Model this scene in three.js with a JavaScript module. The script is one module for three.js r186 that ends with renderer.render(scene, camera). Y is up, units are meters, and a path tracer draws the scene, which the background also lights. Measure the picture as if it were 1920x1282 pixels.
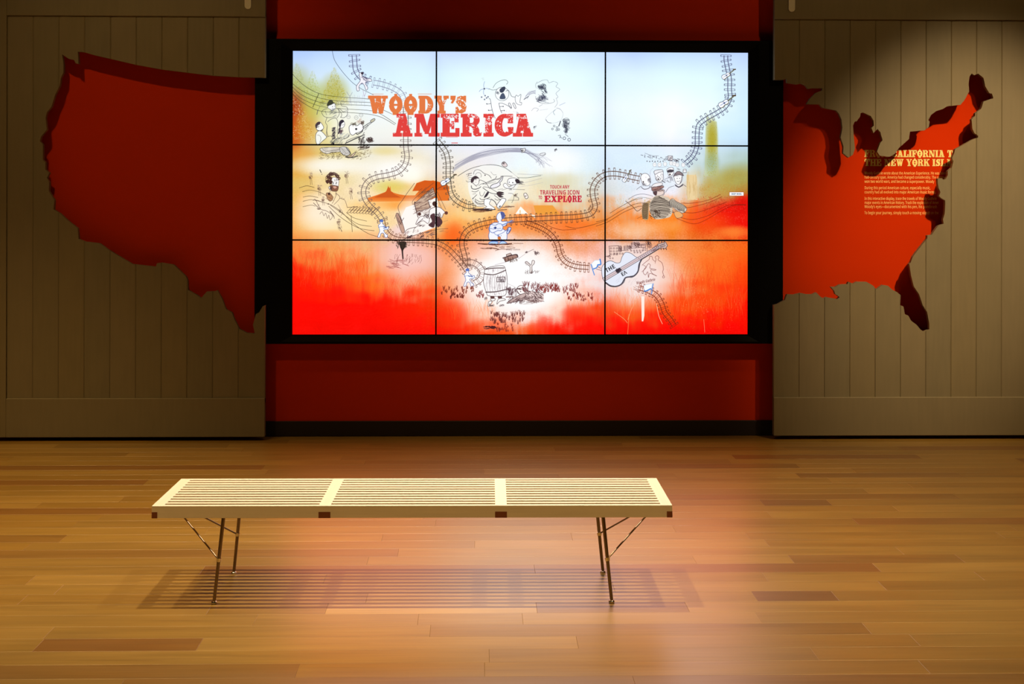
import * as THREE from 'three';
import { RoundedBoxGeometry } from 'three/addons/geometries/RoundedBoxGeometry.js';
import { mergeGeometries } from 'three/addons/utils/BufferGeometryUtils.js';
import { RectAreaLightUniformsLib } from 'three/addons/lights/RectAreaLightUniformsLib.js';
import { ImprovedNoise } from 'three/addons/math/ImprovedNoise.js';
import { FontLoader } from 'three/addons/loaders/FontLoader.js';
import { TextGeometry } from 'three/addons/geometries/TextGeometry.js';
import { Brush, Evaluator, SUBTRACTION } from 'three-bvh-csg';

// ------------------------------------------------------------------ camera, exposure, lamps
const scene = new THREE.Scene();
scene.background = new THREE.Color(0x000000);
RectAreaLightUniformsLib.init();

const camera = new THREE.PerspectiveCamera(2 * Math.atan(641 / 2630) * 180 / Math.PI, 1920 / 1282, 0.1, 40);
camera.position.set(0, 1.4545, 8.407);
camera.rotation.order = 'YXZ';
camera.rotation.set(0, -1.35 * Math.PI / 180, 0.107 * Math.PI / 180);
camera.setViewOffset(1920, 1282, 0, 279, 1920, 1282);

const renderer = new THREE.WebGLRenderer({ antialias: true });
renderer.shadowMap.enabled = true;
renderer.toneMapping = THREE.LinearToneMapping;
renderer.toneMappingExposure = 1.0;

const WARM = [1.0, 0.66, 0.25], SOFT = [1.0, 0.74, 0.42], CLEAR = [1.0, 0.84, 0.63];
const TRACKS = [[2.0, 'nearest the red wall'], [3.3, 'above the bench'], [5.6, 'added nearest the viewer']];  // the viewer-side track is added, unseen, to carry the front fill
// head position, aim point, candela, half cone (degrees), penumbra, colour, softness, what it is aimed at
const SPOTS = [
  [[-2.3, 4.38, 3.3], [-1.95, 1.55, 0.1], 9.6, 26, 0.9, WARM, 2, 'left barn door panel'],
  [[3.65, 4.38, 3.3], [2.8, 1.25, 0.1], 84, 14.5, 1.0, SOFT, 3, 'right barn door panel'],
  [[3.1, 4.38, 3.3], [2.0, 2.1, 0.1], 5.5, 30, 1.0, WARM, 3, 'middle of the right panel, added as a broad fill'],  // added fill: wide and weak, stands in for ambient light on this panel
  [[-2.05, 4.38, 3.3], [-1.5, 0, 3.3], 25, 34, 1.0, [1.0, 0.78, 0.5], 2, 'left end of the bench'],
  [[-0.58, 4.38, 3.3], [-0.3, 0, 3.2], 36, 32, 1.0, CLEAR, 2, 'middle of the bench'],
  [[1.0, 4.38, 3.3], [0.6, 0, 3.2], 36, 32, 1.0, CLEAR, 2, 'right end of the bench'],
  [[-2.8, 4.38, 2.0], [-2.7, 0, 1.9], 58, 32, 1.0, WARM, 2, 'floor before the left panel'],
  [[0.25, 4.38, 2.0], [0.25, 0, 1.5], 24, 29, 1.0, WARM, 2, 'floor before the screens'],
  [[2.9, 4.38, 2.0], [2.9, 0, 1.9], 36, 32, 1.0, WARM, 2, 'floor before the right panel'],
  [[2.5, 4.38, 5.6], [1.7, 0, 3.7], 30, 28, 1.0, WARM, 2, 'floor right of the bench, added as front fill'],  // added front fill, lifts the bench face and the near floor
  [[-2.4, 4.38, 5.6], [-1.5, 0, 3.8], 26, 28, 1.0, WARM, 2, 'floor left of the bench, added as front fill'],  // its added partner on the left, same front fill
];
const SCREEN_GLOW = 1.02, SCREEN_LAMP = 1.6;

// ------------------------------------------------------------------ helpers
let seed = 20240611;
const rnd = () => { seed = (seed + 0x6d2b79f5) | 0; let t = Math.imul(seed ^ (seed >>> 15), 1 | seed); t = (t + Math.imul(t ^ (t >>> 7), 61 | t)) ^ t; return ((t ^ (t >>> 14)) >>> 0) / 4294967296; };
const between = (a, b) => a + (b - a) * rnd();
const lin = (r, g, b) => new THREE.Color().setRGB(r, g, b);
const noise = new ImprovedNoise();
const used = new Map();
function numbered(name) {
  const n = used.get(name) ?? 0; used.set(name, n + 1);
  return n ? name + '_' + String(n).padStart(3, '0') : name;
}
function mesh(name, geometry, material, parent) {
  const m = new THREE.Mesh(geometry, material);
  m.name = parent === scene ? numbered(name) : name;
  m.castShadow = m.receiveShadow = true;
  parent.add(m);
  return m;
}
function thing(name, label, category, position = [0, 0, 0], group) {
  const o = new THREE.Group();
  o.name = numbered(name);
  o.position.set(...position);
  o.userData = { label, category };
  if (group) o.userData.group = group;
  scene.add(o);
  return o;
}
function structure(name, geometry, material, label) {
  const m = mesh(name, geometry, material, scene);
  m.userData = label ? { kind: 'structure', label } : { kind: 'structure' };
  return m;
}
const box = (x0, x1, y0, y1, z0, z1) => new THREE.BoxGeometry(x1 - x0, y1 - y0, z1 - z0).translate((x0 + x1) / 2, (y0 + y1) / 2, (z0 + z1) / 2);
const rbox = (x0, x1, y0, y1, z0, z1, r) => new RoundedBoxGeometry(x1 - x0, y1 - y0, z1 - z0, 2, r).translate((x0 + x1) / 2, (y0 + y1) / 2, (z0 + z1) / 2);
function rod(a, b, r0, r1 = r0, sides = 14) {
  const A = new THREE.Vector3(...a), B = new THREE.Vector3(...b), d = B.clone().sub(A);
  const g = new THREE.CylinderGeometry(r1, r0, d.length(), sides);
  g.applyQuaternion(new THREE.Quaternion().setFromUnitVectors(new THREE.Vector3(0, 1, 0), d.normalize()));
  return g.translate(...A.add(B).multiplyScalar(0.5).toArray());
}
const lathe = (pts, seg = 24) => new THREE.LatheGeometry(pts.map((p) => new THREE.Vector2(...p)), seg);
const std = (o) => new THREE.MeshStandardMaterial(o);
const phys = (o) => new THREE.MeshPhysicalMaterial(o);

function dataTexture(w, h, fill, srgb) {
  const d = new Uint8Array(w * h * 4);
  for (let y = 0; y < h; y++) for (let x = 0; x < w; x++) {
    const c = fill(x / w, y / h), i = (y * w + x) * 4;
    for (let k = 0; k < 3; k++) d[i + k] = Math.max(0, Math.min(255, Math.round(255 * (c.length ? c[k] : c))));
    d[i + 3] = 255;
  }
  const t = new THREE.DataTexture(d, w, h);
  t.wrapS = t.wrapT = THREE.RepeatWrapping; t.magFilter = THREE.LinearFilter; t.minFilter = THREE.LinearMipmapLinearFilter; t.generateMipmaps = true;
  if (srgb) t.colorSpace = THREE.SRGBColorSpace;
  t.needsUpdate = true;
  return t;
}
// tiling noise: blends the noise with itself one period away
function tiled(u, v, fx, fy, z) {
  const f = (a, b) => noise.noise(a * fx, b * fy, z);
  const mix = (p, q, t) => p + (q - p) * t, s = (t) => t * t * (3 - 2 * t), a = s(u), b = s(v);
  return mix(mix(f(u, v), f(u - 1, v), a), mix(f(u, v - 1), f(u - 1, v - 1), a), b);
}

// ------------------------------------------------------------------ materials
const GRAIN_U = 1.6, GRAIN_V = 0.5;
const oakMap = dataTexture(1024, 512, (u, v) => {
  const wob = 0.02 * tiled(u, v, 5, 4, 1.3);
  const fine = tiled(u, v + wob, 9, 190, 2.7), mid = tiled(u, v + wob, 5, 46, 5.1), wide = tiled(u, v, 4, 9, 8.2);
  const fleck = Math.max(0, tiled(u, v, 42, 60, 11.4) - 0.34) * 0.5;
  const k = 0.88 + 0.12 * fine + 0.22 * mid + 0.22 * wide + fleck * 0.5;
  return [k, k * (0.975 + 0.03 * mid), k * (0.93 + 0.07 * mid)];
}, false);
const oakRough = dataTexture(512, 256, (u, v) => 0.44 + 0.08 * tiled(u, v, 9, 120, 4.4) + 0.08 * tiled(u, v, 4, 7, 9.9), false);
// boards of the floor: golden, pale, reddish, brown
const OAK = [[0.28, 0.150, 0.019], [0.30, 0.168, 0.026], [0.25, 0.132, 0.016], [0.33, 0.187, 0.033], [0.265, 0.146, 0.022], [0.225, 0.112, 0.015], [0.22, 0.096, 0.011], [0.40, 0.240, 0.060], [0.185, 0.09, 0.015]];
const oak = OAK.map((c) => phys({ color: lin(...c), map: oakMap, roughness: 1, roughnessMap: oakRough, clearcoat: 0.8, clearcoatRoughness: 0.34, bumpMap: oakMap, bumpScale: 0.0004, specularIntensity: 1, ior: 1.5 }));
const subfloor = std({ color: lin(0.05, 0.03, 0.015), roughness: 0.9 });

const brushed = dataTexture(256, 512, (u, v) => 0.9 + 0.07 * tiled(u, v, 60, 6, 3.3) + 0.05 * tiled(u, v, 9, 7, 1.9), false);
const PAINT = [[0.205, 0.166, 0.093], [0.215, 0.172, 0.098], [0.198, 0.163, 0.094], [0.212, 0.168, 0.09]];
const paint = PAINT.map((c) => std({ color: lin(...c), map: brushed, roughness: 0.6, bumpMap: brushed, bumpScale: 0.0005 }));
const plaster = dataTexture(256, 256, (u, v) => 0.95 + 0.05 * tiled(u, v, 30, 30, 6.1), false);
const redPaint = phys({ color: lin(0.58, 0.031, 0.0003), map: plaster, roughness: 0.8, specularIntensity: 0.08, bumpMap: plaster, bumpScale: 0.0003 });
const darkPaint = std({ color: lin(0.05, 0.042, 0.035), map: plaster, roughness: 0.85 });
const ceilingPaint = std({ color: lin(0.03, 0.028, 0.026), map: plaster, roughness: 0.9 });
const basePaint = std({ color: lin(0.008, 0.002, 0.0015), roughness: 0.6 });
const blackTrim = phys({ color: lin(0.0025, 0.0025, 0.003), roughness: 0.5, specularIntensity: 0.12 });
const blackPlastic = phys({ color: lin(0.0025, 0.0025, 0.003), roughness: 0.5, specularIntensity: 0.12 });
const steel = std({ color: lin(0.62, 0.57, 0.48), metalness: 0.25, roughness: 0.42 });
const paleMap = dataTexture(512, 256, (u, v) => { const k = 0.95 + 0.05 * tiled(u, v, 7, 90, 3.9) + 0.04 * tiled(u, v, 4, 24, 6.6); return [k, k * 0.99, k * 0.97]; }, false);
const maple = [[0.83, 0.73, 0.57], [0.81, 0.70, 0.54], [0.85, 0.75, 0.60]].map((c) => std({ color: lin(...c), map: paleMap, roughness: 0.5 }));
const endGrain = std({ color: lin(0.20, 0.052, 0.012), roughness: 0.6 });
const bronze = std({ color: lin(0.26, 0.19, 0.125), metalness: 0.9, roughness: 0.32 });
const chrome = std({ color: lin(0.85, 0.80, 0.74), metalness: 1, roughness: 0.14 });
const vinyl = std({ color: lin(0.95, 0.80, 0.30), roughness: 0.5 });
const vinylSmall = std({ color: lin(0.95, 0.60, 0.20), roughness: 0.5 });

// ------------------------------------------------------------------ the room
const RX0 = -4.6, RX1 = 5.1, RZ = 10.2, RH = 4.8;
structure('wall_back', box(RX0 - 0.2, RX1 + 0.2, -0.2, RH + 0.2, -0.2, 0), redPaint, 'deep red painted wall behind the video wall and the two panels');
structure('wall_left', box(RX0 - 0.2, RX0, -0.2, RH + 0.2, 0, RZ), darkPaint);
structure('wall_right', box(RX1, RX1 + 0.2, -0.2, RH + 0.2, 0, RZ), darkPaint);
structure('wall_front', box(RX0 - 0.2, RX1 + 0.2, -0.2, RH + 0.2, RZ, RZ + 0.2), darkPaint);
structure('ceiling', box(RX0, RX1, RH, RH + 0.2, 0, RZ), ceilingPaint);
structure('baseboard_back', rbox(RX0 + 0.002, RX1 - 0.002, 0.001, 0.092, 0.0005, 0.013, 0.003), basePaint, 'black baseboard along the foot of the red wall');

// floor: oak boards 127 mm wide laid across the view
const floor = structure('floor', box(RX0, RX1, -0.2, -0.013, 0, RZ), subfloor, 'polished oak strip floor');
const ROW = 0.127, ROW0 = 3.5497;
function board(x0, x1, z0, z1, tone) {
  const c = 0.0006, gap = 0.00012, X0 = x0 + gap, X1 = x1 - gap, Z0 = z0 + gap, Z1 = z1 - gap, y = 0, b = -0.0128;
  const top = [[X0 + c, y, Z0 + c], [X1 - c, y, Z0 + c], [X1 - c, y, Z1 - c], [X0 + c, y, Z1 - c]], edge = [[X0, y - c, Z0], [X1, y - c, Z0], [X1, y - c, Z1], [X0, y - c, Z1]], low = edge.map((p) => [p[0], b, p[2]]);
  const pos = [], quad = (p, q, r, s) => pos.push(...p, ...r, ...q, ...p, ...s, ...r);
  quad(...top);
  for (let i = 0; i < 4; i++) { const j = (i + 1) % 4; quad(top[j], top[i], edge[i], edge[j]); quad(edge[j], edge[i], low[i], low[j]); }
  const g = new THREE.BufferGeometry();
  g.setAttribute('position', new THREE.Float32BufferAttribute(pos, 3));
  const uv = [], du = rnd(), dv = rnd();
  for (let i = 0; i < pos.length; i += 3) uv.push(pos[i] / GRAIN_U + du, pos[i + 2] / GRAIN_V + dv);
  g.setAttribute('uv', new THREE.Float32BufferAttribute(uv, 2));
  g.computeVertexNormals();
  g.userData = { tone };
  return g;
}
// seams read off the photograph: row -> [x of a seam, tone of the board that starts there]
const SEAMS = {
  '-1': [[-0.53, 7], [0.735, 3]], 0: [[-0.758, 1], [0.152, 3]], 1: [[-0.159, 2]], 2: [[-1.412, 6], [-0.897, 3], [1.423, 1]], 3: [[-1.6, 1], [0.035, 4], [1.064, 0]], 4: [[0.02, 0], [1.372, 2]], 5: [[-1.055, 5]],
  '-2': [[-0.4, 1], [0.999, 8], [1.291, 4]], '-3': [[-1.536, 1], [0.5, 3], [1.5, 2]], '-4': [[-1.679, 3]], '-5': [[1.551, 3]], '-6': [[0.859, 3], [1.245, 5], [1.922, 4]], '-14': [[1.336, 8], [1.653, 4]], '-15': [[0.9, 5], [2.3, 2]],
};
const tones = [0, 0, 1, 1, 2, 3, 3, 4, 4, 5, 0, 1, 6];
const spare = new Map();
for (let k = Math.floor((0 - ROW0) / ROW); ROW0 + k * ROW < RZ; k++) {
  const z0 = Math.max(0.0005, ROW0 + k * ROW), z1 = Math.min(RZ - 0.0005, ROW0 + (k + 1) * ROW);
  if (z1 - z0 < 0.01) continue;
  const fixed = SEAMS[k] ?? [], cuts = [];
  let x = RX0 + 0.0005, tone = tones[Math.floor(rnd() * tones.length)];
  for (let n = 0; n < 40; n++) {
    const next = fixed.find((s) => s[0] > x + 0.01);
    let len = between(0.55, 2.1), t = tones[Math.floor(rnd() * tones.length)];
    if (next && x + len > next[0] - 0.35) { len = next[0] - x; t = next[1]; }
    const end = Math.min(x + len, RX1 - 0.0005), last = RX1 - end < 0.3;
    cuts.push([x, last ? RX1 - 0.0005 : end, tone]);
    if (last) break;
    x = end; tone = t;
  }
  // in view: between the edges of the frame on this row, with a margin
  const d = 8.407 - z1, xl = -0.3415 * d - 0.10, xr = 0.389 * d + 0.10, inFrame = z0 < 4.3;
  for (const [a, b, t] of cuts) {
    const g = board(a, b, z0, z1, t);
    if (inFrame && b > xl && a < xr) mesh('board', g, oak[t], floor);
    else { if (!spare.has(t)) spare.set(t, []); spare.get(t).push(g); }
  }
}
{
  const list = [...spare.keys()].sort(), all = list.map((t) => mergeGeometries(spare.get(t)));
  const g = mergeGeometries(all, true), m = mesh('boards', g, list.map((t) => oak[t]), floor);
  m.userData = { kind: 'stuff' };
}

// ------------------------------------------------------------------ the two barn door panels with the map cut out of them
// outlines in millimetres on the plane of the boards
const west = [[-1261, 2130], [-1413, 2133], [-1566, 2141], [-1713, 2158], [-1861, 2176], [-2014, 2203], [-2166, 2238], [-2254, 2258], [-2315, 2276], [-2349, 2278], [-2347, 2247], [-2345, 2205], [-2362, 2210], [-2371, 2229], [-2404, 2236], [-2441, 2262], [-2432, 2203], [-2432, 2155], [-2447, 2128], [-2454, 2080], [-2482, 2023], [-2501, 1957], [-2529, 1922], [-2536, 1887], [-2529, 1821], [-2562, 1780], [-2568, 1752], [-2551, 1731], [-2551, 1643], [-2536, 1629], [-2536, 1586], [-2514, 1568], [-2528, 1538], [-2514, 1512], [-2516, 1461], [-2484, 1407], [-2488, 1353], [-2452, 1332], [-2407, 1289], [-2348, 1244], [-2343, 1181], [-2304, 1166], [-2223, 1157], [-2158, 1110], [-2032, 1035], [-1893, 1019], [-1886, 1040], [-1861, 1043], [-1793, 1032], [-1783, 1025], [-1717, 961], [-1707, 937], [-1705, 883], [-1651, 851], [-1629, 836], [-1596, 873], [-1554, 875], [-1534, 881], [-1507, 832], [-1483, 769], [-1448, 750], [-1432, 707], [-1405, 654], [-1362, 631], [-1314, 627], [-1325, 679], [-1308, 742], [-1289, 752], [-1269, 787], [-1252, 795]];
const east = [[1738, 2128], [1804, 2129], [1821, 2135], [1823, 2111], [1884, 2102], [1908, 2107], [1932, 2097], [1950, 2076], [1979, 2080], [2035, 2079], [2030, 2065], [1997, 2053], [1960, 2018], [1941, 1985], [2017, 1984], [2035, 1964], [2116, 1948], [2134, 1929], [2149, 1892], [2154, 1845], [2144, 1789], [2161, 1732], [2158, 1695], [2191, 1669], [2217, 1686], [2229, 1723], [2222, 1794], [2217, 1859], [2229, 1885], [2238, 1883], [2259, 1911], [2262, 1932], [2276, 1937], [2323, 1916], [2340, 1888], [2342, 1859], [2328, 1845], [2340, 1815], [2363, 1839], [2380, 1822], [2394, 1771], [2380, 1756], [2361, 1705], [2377, 1681], [2436, 1674], [2466, 1691], [2491, 1726], [2536, 1766], [2553, 1781], [2553, 1795], [2558, 1824], [2645, 1832], [2670, 1852], [2675, 1884], [2667, 1892], [2684, 1924], [2714, 1946], [2754, 1959], [2779, 1975], [2859, 1984], [2884, 2014], [2911, 2063], [2908, 2108], [2913, 2152], [2926, 2170], [2943, 2160], [2966, 2170], [2998, 2143], [3008, 2093], [3033, 2054], [3048, 2051], [3056, 2024], [2998, 2004], [2983, 1960], [2949, 1935], [2946, 1918], [2926, 1898], [2931, 1841], [2944, 1816], [2966, 1801], [2964, 1789], [2934, 1779], [2899, 1759], [2828, 1720], [2823, 1699], [2810, 1668], [2818, 1647], [2808, 1611], [2784, 1590], [2784, 1564], [2771, 1541], [2755, 1538], [2750, 1548], [2724, 1546], [2724, 1522], [2729, 1491], [2740, 1465], [2732, 1442], [2745, 1429], [2769, 1416], [2769, 1377], [2766, 1336], [2756, 1304], [2760, 1278], [2725, 1263], [2688, 1211], [2662, 1208], [2662, 1190], [2603, 1117], [2576, 1080], [2563, 1046], [2555, 1038], [2566, 969], [2582, 906], [2614, 858], [2635, 795], [2662, 753], [2675, 684], [2675, 650], [2646, 637], [2625, 647], [2598, 679], [2566, 703], [2550, 732], [2529, 740], [2521, 785], [2502, 795], [2505, 853], [2481, 872], [2454, 885], [2428, 909], [2396, 914], [2359, 887], [2338, 911], [2300, 932], [2242, 933], [2223, 921], [2192, 932], [2186, 919], [2141, 916], [2115, 901], [2086, 903], [2107, 879], [2112, 861], [2139, 842], [2126, 830], [2083, 837], [2062, 842], [2041, 834], [2020, 848], [2001, 869], [1977, 858], [1945, 858], [1908, 866], [1866, 856], [1826, 858], [1813, 824], [1771, 800], [1751, 795]];
const evaluator = new Evaluator();
evaluator.useGroups = false;
evaluator.attributes = ['position', 'normal', 'uv'];
function holeBrush(outline, edgeX) {
  const s = new THREE.Shape();
  s.moveTo(edgeX, outline[0][1] / 1000);
  for (const [x, y] of outline) s.lineTo(x / 1000, y / 1000);
  s.lineTo(edgeX, outline[outline.length - 1][1] / 1000);
  const b = new Brush(new THREE.ExtrudeGeometry(s, { depth: 0.2, bevelEnabled: false, steps: 1 }).translate(0, 0, 0.05));
  b.updateMatrixWorld();
  return b;
}
const Z_BACK = 0.105, Z_BOARD = 0.138, Z_RAIL = 0.151, Y_LOW = 0.0225, Y_RAIL = 0.2495, Y_HEAD = 2.4865, Y_TOP = 2.714;
function plank(x0, x1, y0, y1) {               // boards meet edge to edge with a V groove between them
  const v = 0.004, w = x1 - x0, t = Z_BOARD - Z_BACK, s = new THREE.Shape();
  s.moveTo(0, 0); s.lineTo(w, 0); s.lineTo(w, -(t - v)); s.lineTo(w - v, -t); s.lineTo(v, -t); s.lineTo(0, -(t - v)); s.closePath();
  return new THREE.ExtrudeGeometry(s, { depth: y1 - y0, bevelEnabled: false, steps: 1 }).rotateX(-Math.PI / 2).translate(x0, y0, Z_BACK);
}
function metricUV(g, sx = 1, sy = 1) {
  const p = g.attributes.position, uv = new Float32Array(p.count * 2), a = rnd(), b = rnd();
  for (let i = 0; i < p.count; i++) { uv[2 * i] = p.getX(i) * sx + a; uv[2 * i + 1] = p.getY(i) * sy + b; }
  g.setAttribute('uv', new THREE.BufferAttribute(uv, 2));
  return g;
}
function panel(label, outline, inner, side, seams) {          // side: -1 runs to the left of its inner edge, 1 to the right
  const t = thing('barn_door_panel', label, 'panel', [inner + side * 0.83, 0, Z_BACK]);
  const put = (name, g, m) => mesh(name, metricUV(g).translate(-t.position.x, 0, -t.position.z), m, t);
  const hole = holeBrush(outline, inner - side * 0.06);
  const ox = outline.map((p) => p[0] / 1000), lo = Math.min(...ox), hi = Math.max(...ox);
  seams.forEach((x, i) => {
    if (i === seams.length - 1) return;
    const a = Math.min(x, seams[i + 1]), b = Math.max(x, seams[i + 1]);
    let g = plank(a, b, Y_RAIL - 0.03, Y_HEAD + 0.03);
    if (b > lo && a < hi) {
      const brush = new Brush(g);
      brush.updateMatrixWorld();
      g = evaluator.evaluate(brush, hole, SUBTRACTION).geometry;
    }
    put('plank', g, paint[i % 4]);
  });
  const s0 = seams[seams.length - 1], s1 = s0 + side * 0.15, X = [inner, s0].sort((p, q) => p - q), S = [s0, s1].sort((p, q) => p - q);
  put('top_rail', rbox(X[0], X[1], Y_HEAD, Y_TOP, Z_BACK, Z_RAIL, 0.003), paint[0]);
  put('bottom_rail', rbox(X[0], X[1], Y_LOW, Y_RAIL, Z_BACK, Z_RAIL, 0.003), paint[1]);
  put('stile', rbox(S[0] + side * 0.001, S[1], Y_LOW, Y_TOP, Z_BACK, Z_RAIL, 0.003), paint[3]);
  for (const x of [inner + side * 0.101, s1 - side * 0.07]) {
    const w = 0.0185, s = new THREE.Shape();
    s.moveTo(-w, 2.94); s.lineTo(-w, 2.53 + w); s.absarc(0, 2.53 + w, w, Math.PI, 2 * Math.PI, false); s.lineTo(w, 2.94); s.closePath();
    const strap = put('hanger_strap', new THREE.ExtrudeGeometry(s, { depth: 0.005, bevelEnabled: true, bevelSize: 0.001, bevelThickness: 0.001, bevelSegments: 1 }).translate(x, 0, Z_RAIL + 0.001), steel);
    const bolts = [2.62, 2.68].map((y) => new THREE.SphereGeometry(0.009, 12, 6, 0, 6.2832, 0, 1.5708).scale(1, 0.6, 1).rotateX(Math.PI / 2).translate(x - t.position.x, y, Z_RAIL + 0.0068 - t.position.z));
    for (const b of bolts) mesh('bolt', b, steel, strap);
    mesh('wheel', lathe([[0.004, -0.009], [0.037, -0.009], [0.040, -0.006], [0.040, 0.006], [0.037, 0.009], [0.004, 0.009]], 28).rotateX(Math.PI / 2).translate(x - t.position.x, 2.935, 0.139 - t.position.z), blackTrim, strap);
  }
  return t;
}
const seamsFrom = (first, a, step, n) => [first, ...Array.from({ length: n }, (_, i) => a + step * i)];
panel('grey green plank panel on the left, cut with the western half of a country map', west, -1.254, -1, seamsFrom(-1.254, -1.410, -0.1499, 10));
panel('grey green plank panel on the right, cut with the eastern half of a country map', east, 1.746, 1, seamsFrom(1.746, 1.897, 0.1512, 10));
{
  const t = thing('hanging_rail', 'black steel rail on which the two plank panels hang', 'rail', [0.246, 2.885, 0]);
  mesh('rail_bar', rbox(-3.4, 3.4, -0.022, 0.0085, 0.134, 0.143, 0.002), blackTrim, t);
  for (let i = 0; i < 7; i++) mesh('bracket', rod([-3.2 + i * 1.067, -0.005, 0.0008], [-3.2 + i * 1.067, -0.005, 0.1345], 0.011), blackTrim, t);
}

// ------------------------------------------------------------------ bench
{
  const t = thing('slatted_bench', 'long pale slatted wooden bench on thin splayed metal legs in front of the video wall', 'bench', [-0.2285, 0, 3.2345]);
  t.rotation.y = -0.0077;
  const L = 0.914, D = 0.2355, y0 = 0.313, y1 = 0.356, n = 12, w = 0.0206, pitch = (2 * D - w) / (n - 1);
  const bars = [[-L, -L + 0.040], [-0.331, -0.289], [0.289, 0.331], [L - 0.040, L]];
  const slat = new RoundedBoxGeometry(2 * L, y1 - y0, w, 2, 0.0012);
  { const p = slat.attributes.position, uv = slat.attributes.uv; for (let i = 0; i < p.count; i++) uv.setXY(i, p.getX(i) / GRAIN_U, (p.getZ(i) + p.getY(i)) / GRAIN_V); }
  for (let i = 0; i < n; i++) {
    const s = mesh('slat', slat, maple[i % 3], t);
    s.position.set(0, (y0 + y1) / 2, D - w / 2 - i * pitch);
  }
  bars.forEach(([a, b], i) => {
    // a bar fills the gaps between the slats flush with their tops; its ends show in the lower half of the outer slats
    const g = mergeGeometries([rbox(a, b, y0 + 0.0005, y1 + 0.0004, -D + 0.0012, D - 0.0012, 0.0012)]);
    const p = g.attributes.position, uv = g.attributes.uv; for (let k = 0; k < p.count; k++) uv.setXY(k, p.getZ(k) / GRAIN_U, p.getX(k) / GRAIN_V + 0.3 * i);
    const bar = mesh('crossbar', g, maple[i % 3], t);
    const e = i === 0 ? [-L - 0.0006, -L + 0.0195] : i === 3 ? [L - 0.0195, L + 0.0006] : [a, b];
    for (const s of [-1, 1]) {
      const z = [s * (D - 0.012), s * (D + 0.0006)].sort((p, q) => p - q);
      mesh('end_grain', rbox(e[0], e[1], y0 - 0.0004, y0 + 0.0215, z[0], z[1], 0.0008), endGrain, bar);
    }
  });
  const foot = lathe([[0, 0], [0.0085, 0], [0.0105, 0.002], [0.0105, 0.006], [0.0085, 0.0085], [0.006, 0.0105], [0, 0.0105]], 20);
  const collar = new THREE.CylinderGeometry(0.0085, 0.0085, 0.012, 14);
  for (const sx of [-1, 1]) for (const sz of [-1, 1]) {
    const a = [sx * 0.704, 0.0095, sz * 0.192], b = [sx * 0.672, y0 + 0.012, sz * 0.176], at = (y) => a.map((v, i) => v + (b[i] - v) * (y - a[1]) / (b[1] - a[1]));
    const leg = mesh('leg', rod(a, b, 0.0058, 0.0068), bronze, t);
    mesh('foot', foot.clone().translate(a[0], 0.0005, a[2]), chrome, leg);
    const k = at(0.154);
    mesh('collar', collar.clone().rotateZ(sx * 0.1).translate(...k), chrome, leg);
    mesh('brace', rod(k, [sx * (L - 0.022), y0 + 0.004, sz * 0.012], 0.0032, 0.0032, 10), bronze, t);
  }
  for (const sx of [-1, 1]) mesh('brace_plate', rbox(sx * (L - 0.022) - 0.018, sx * (L - 0.022) + 0.018, y0 - 0.0035, y0 + 0.001, -0.03, 0.03, 0.001), bronze, t);
}

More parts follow.
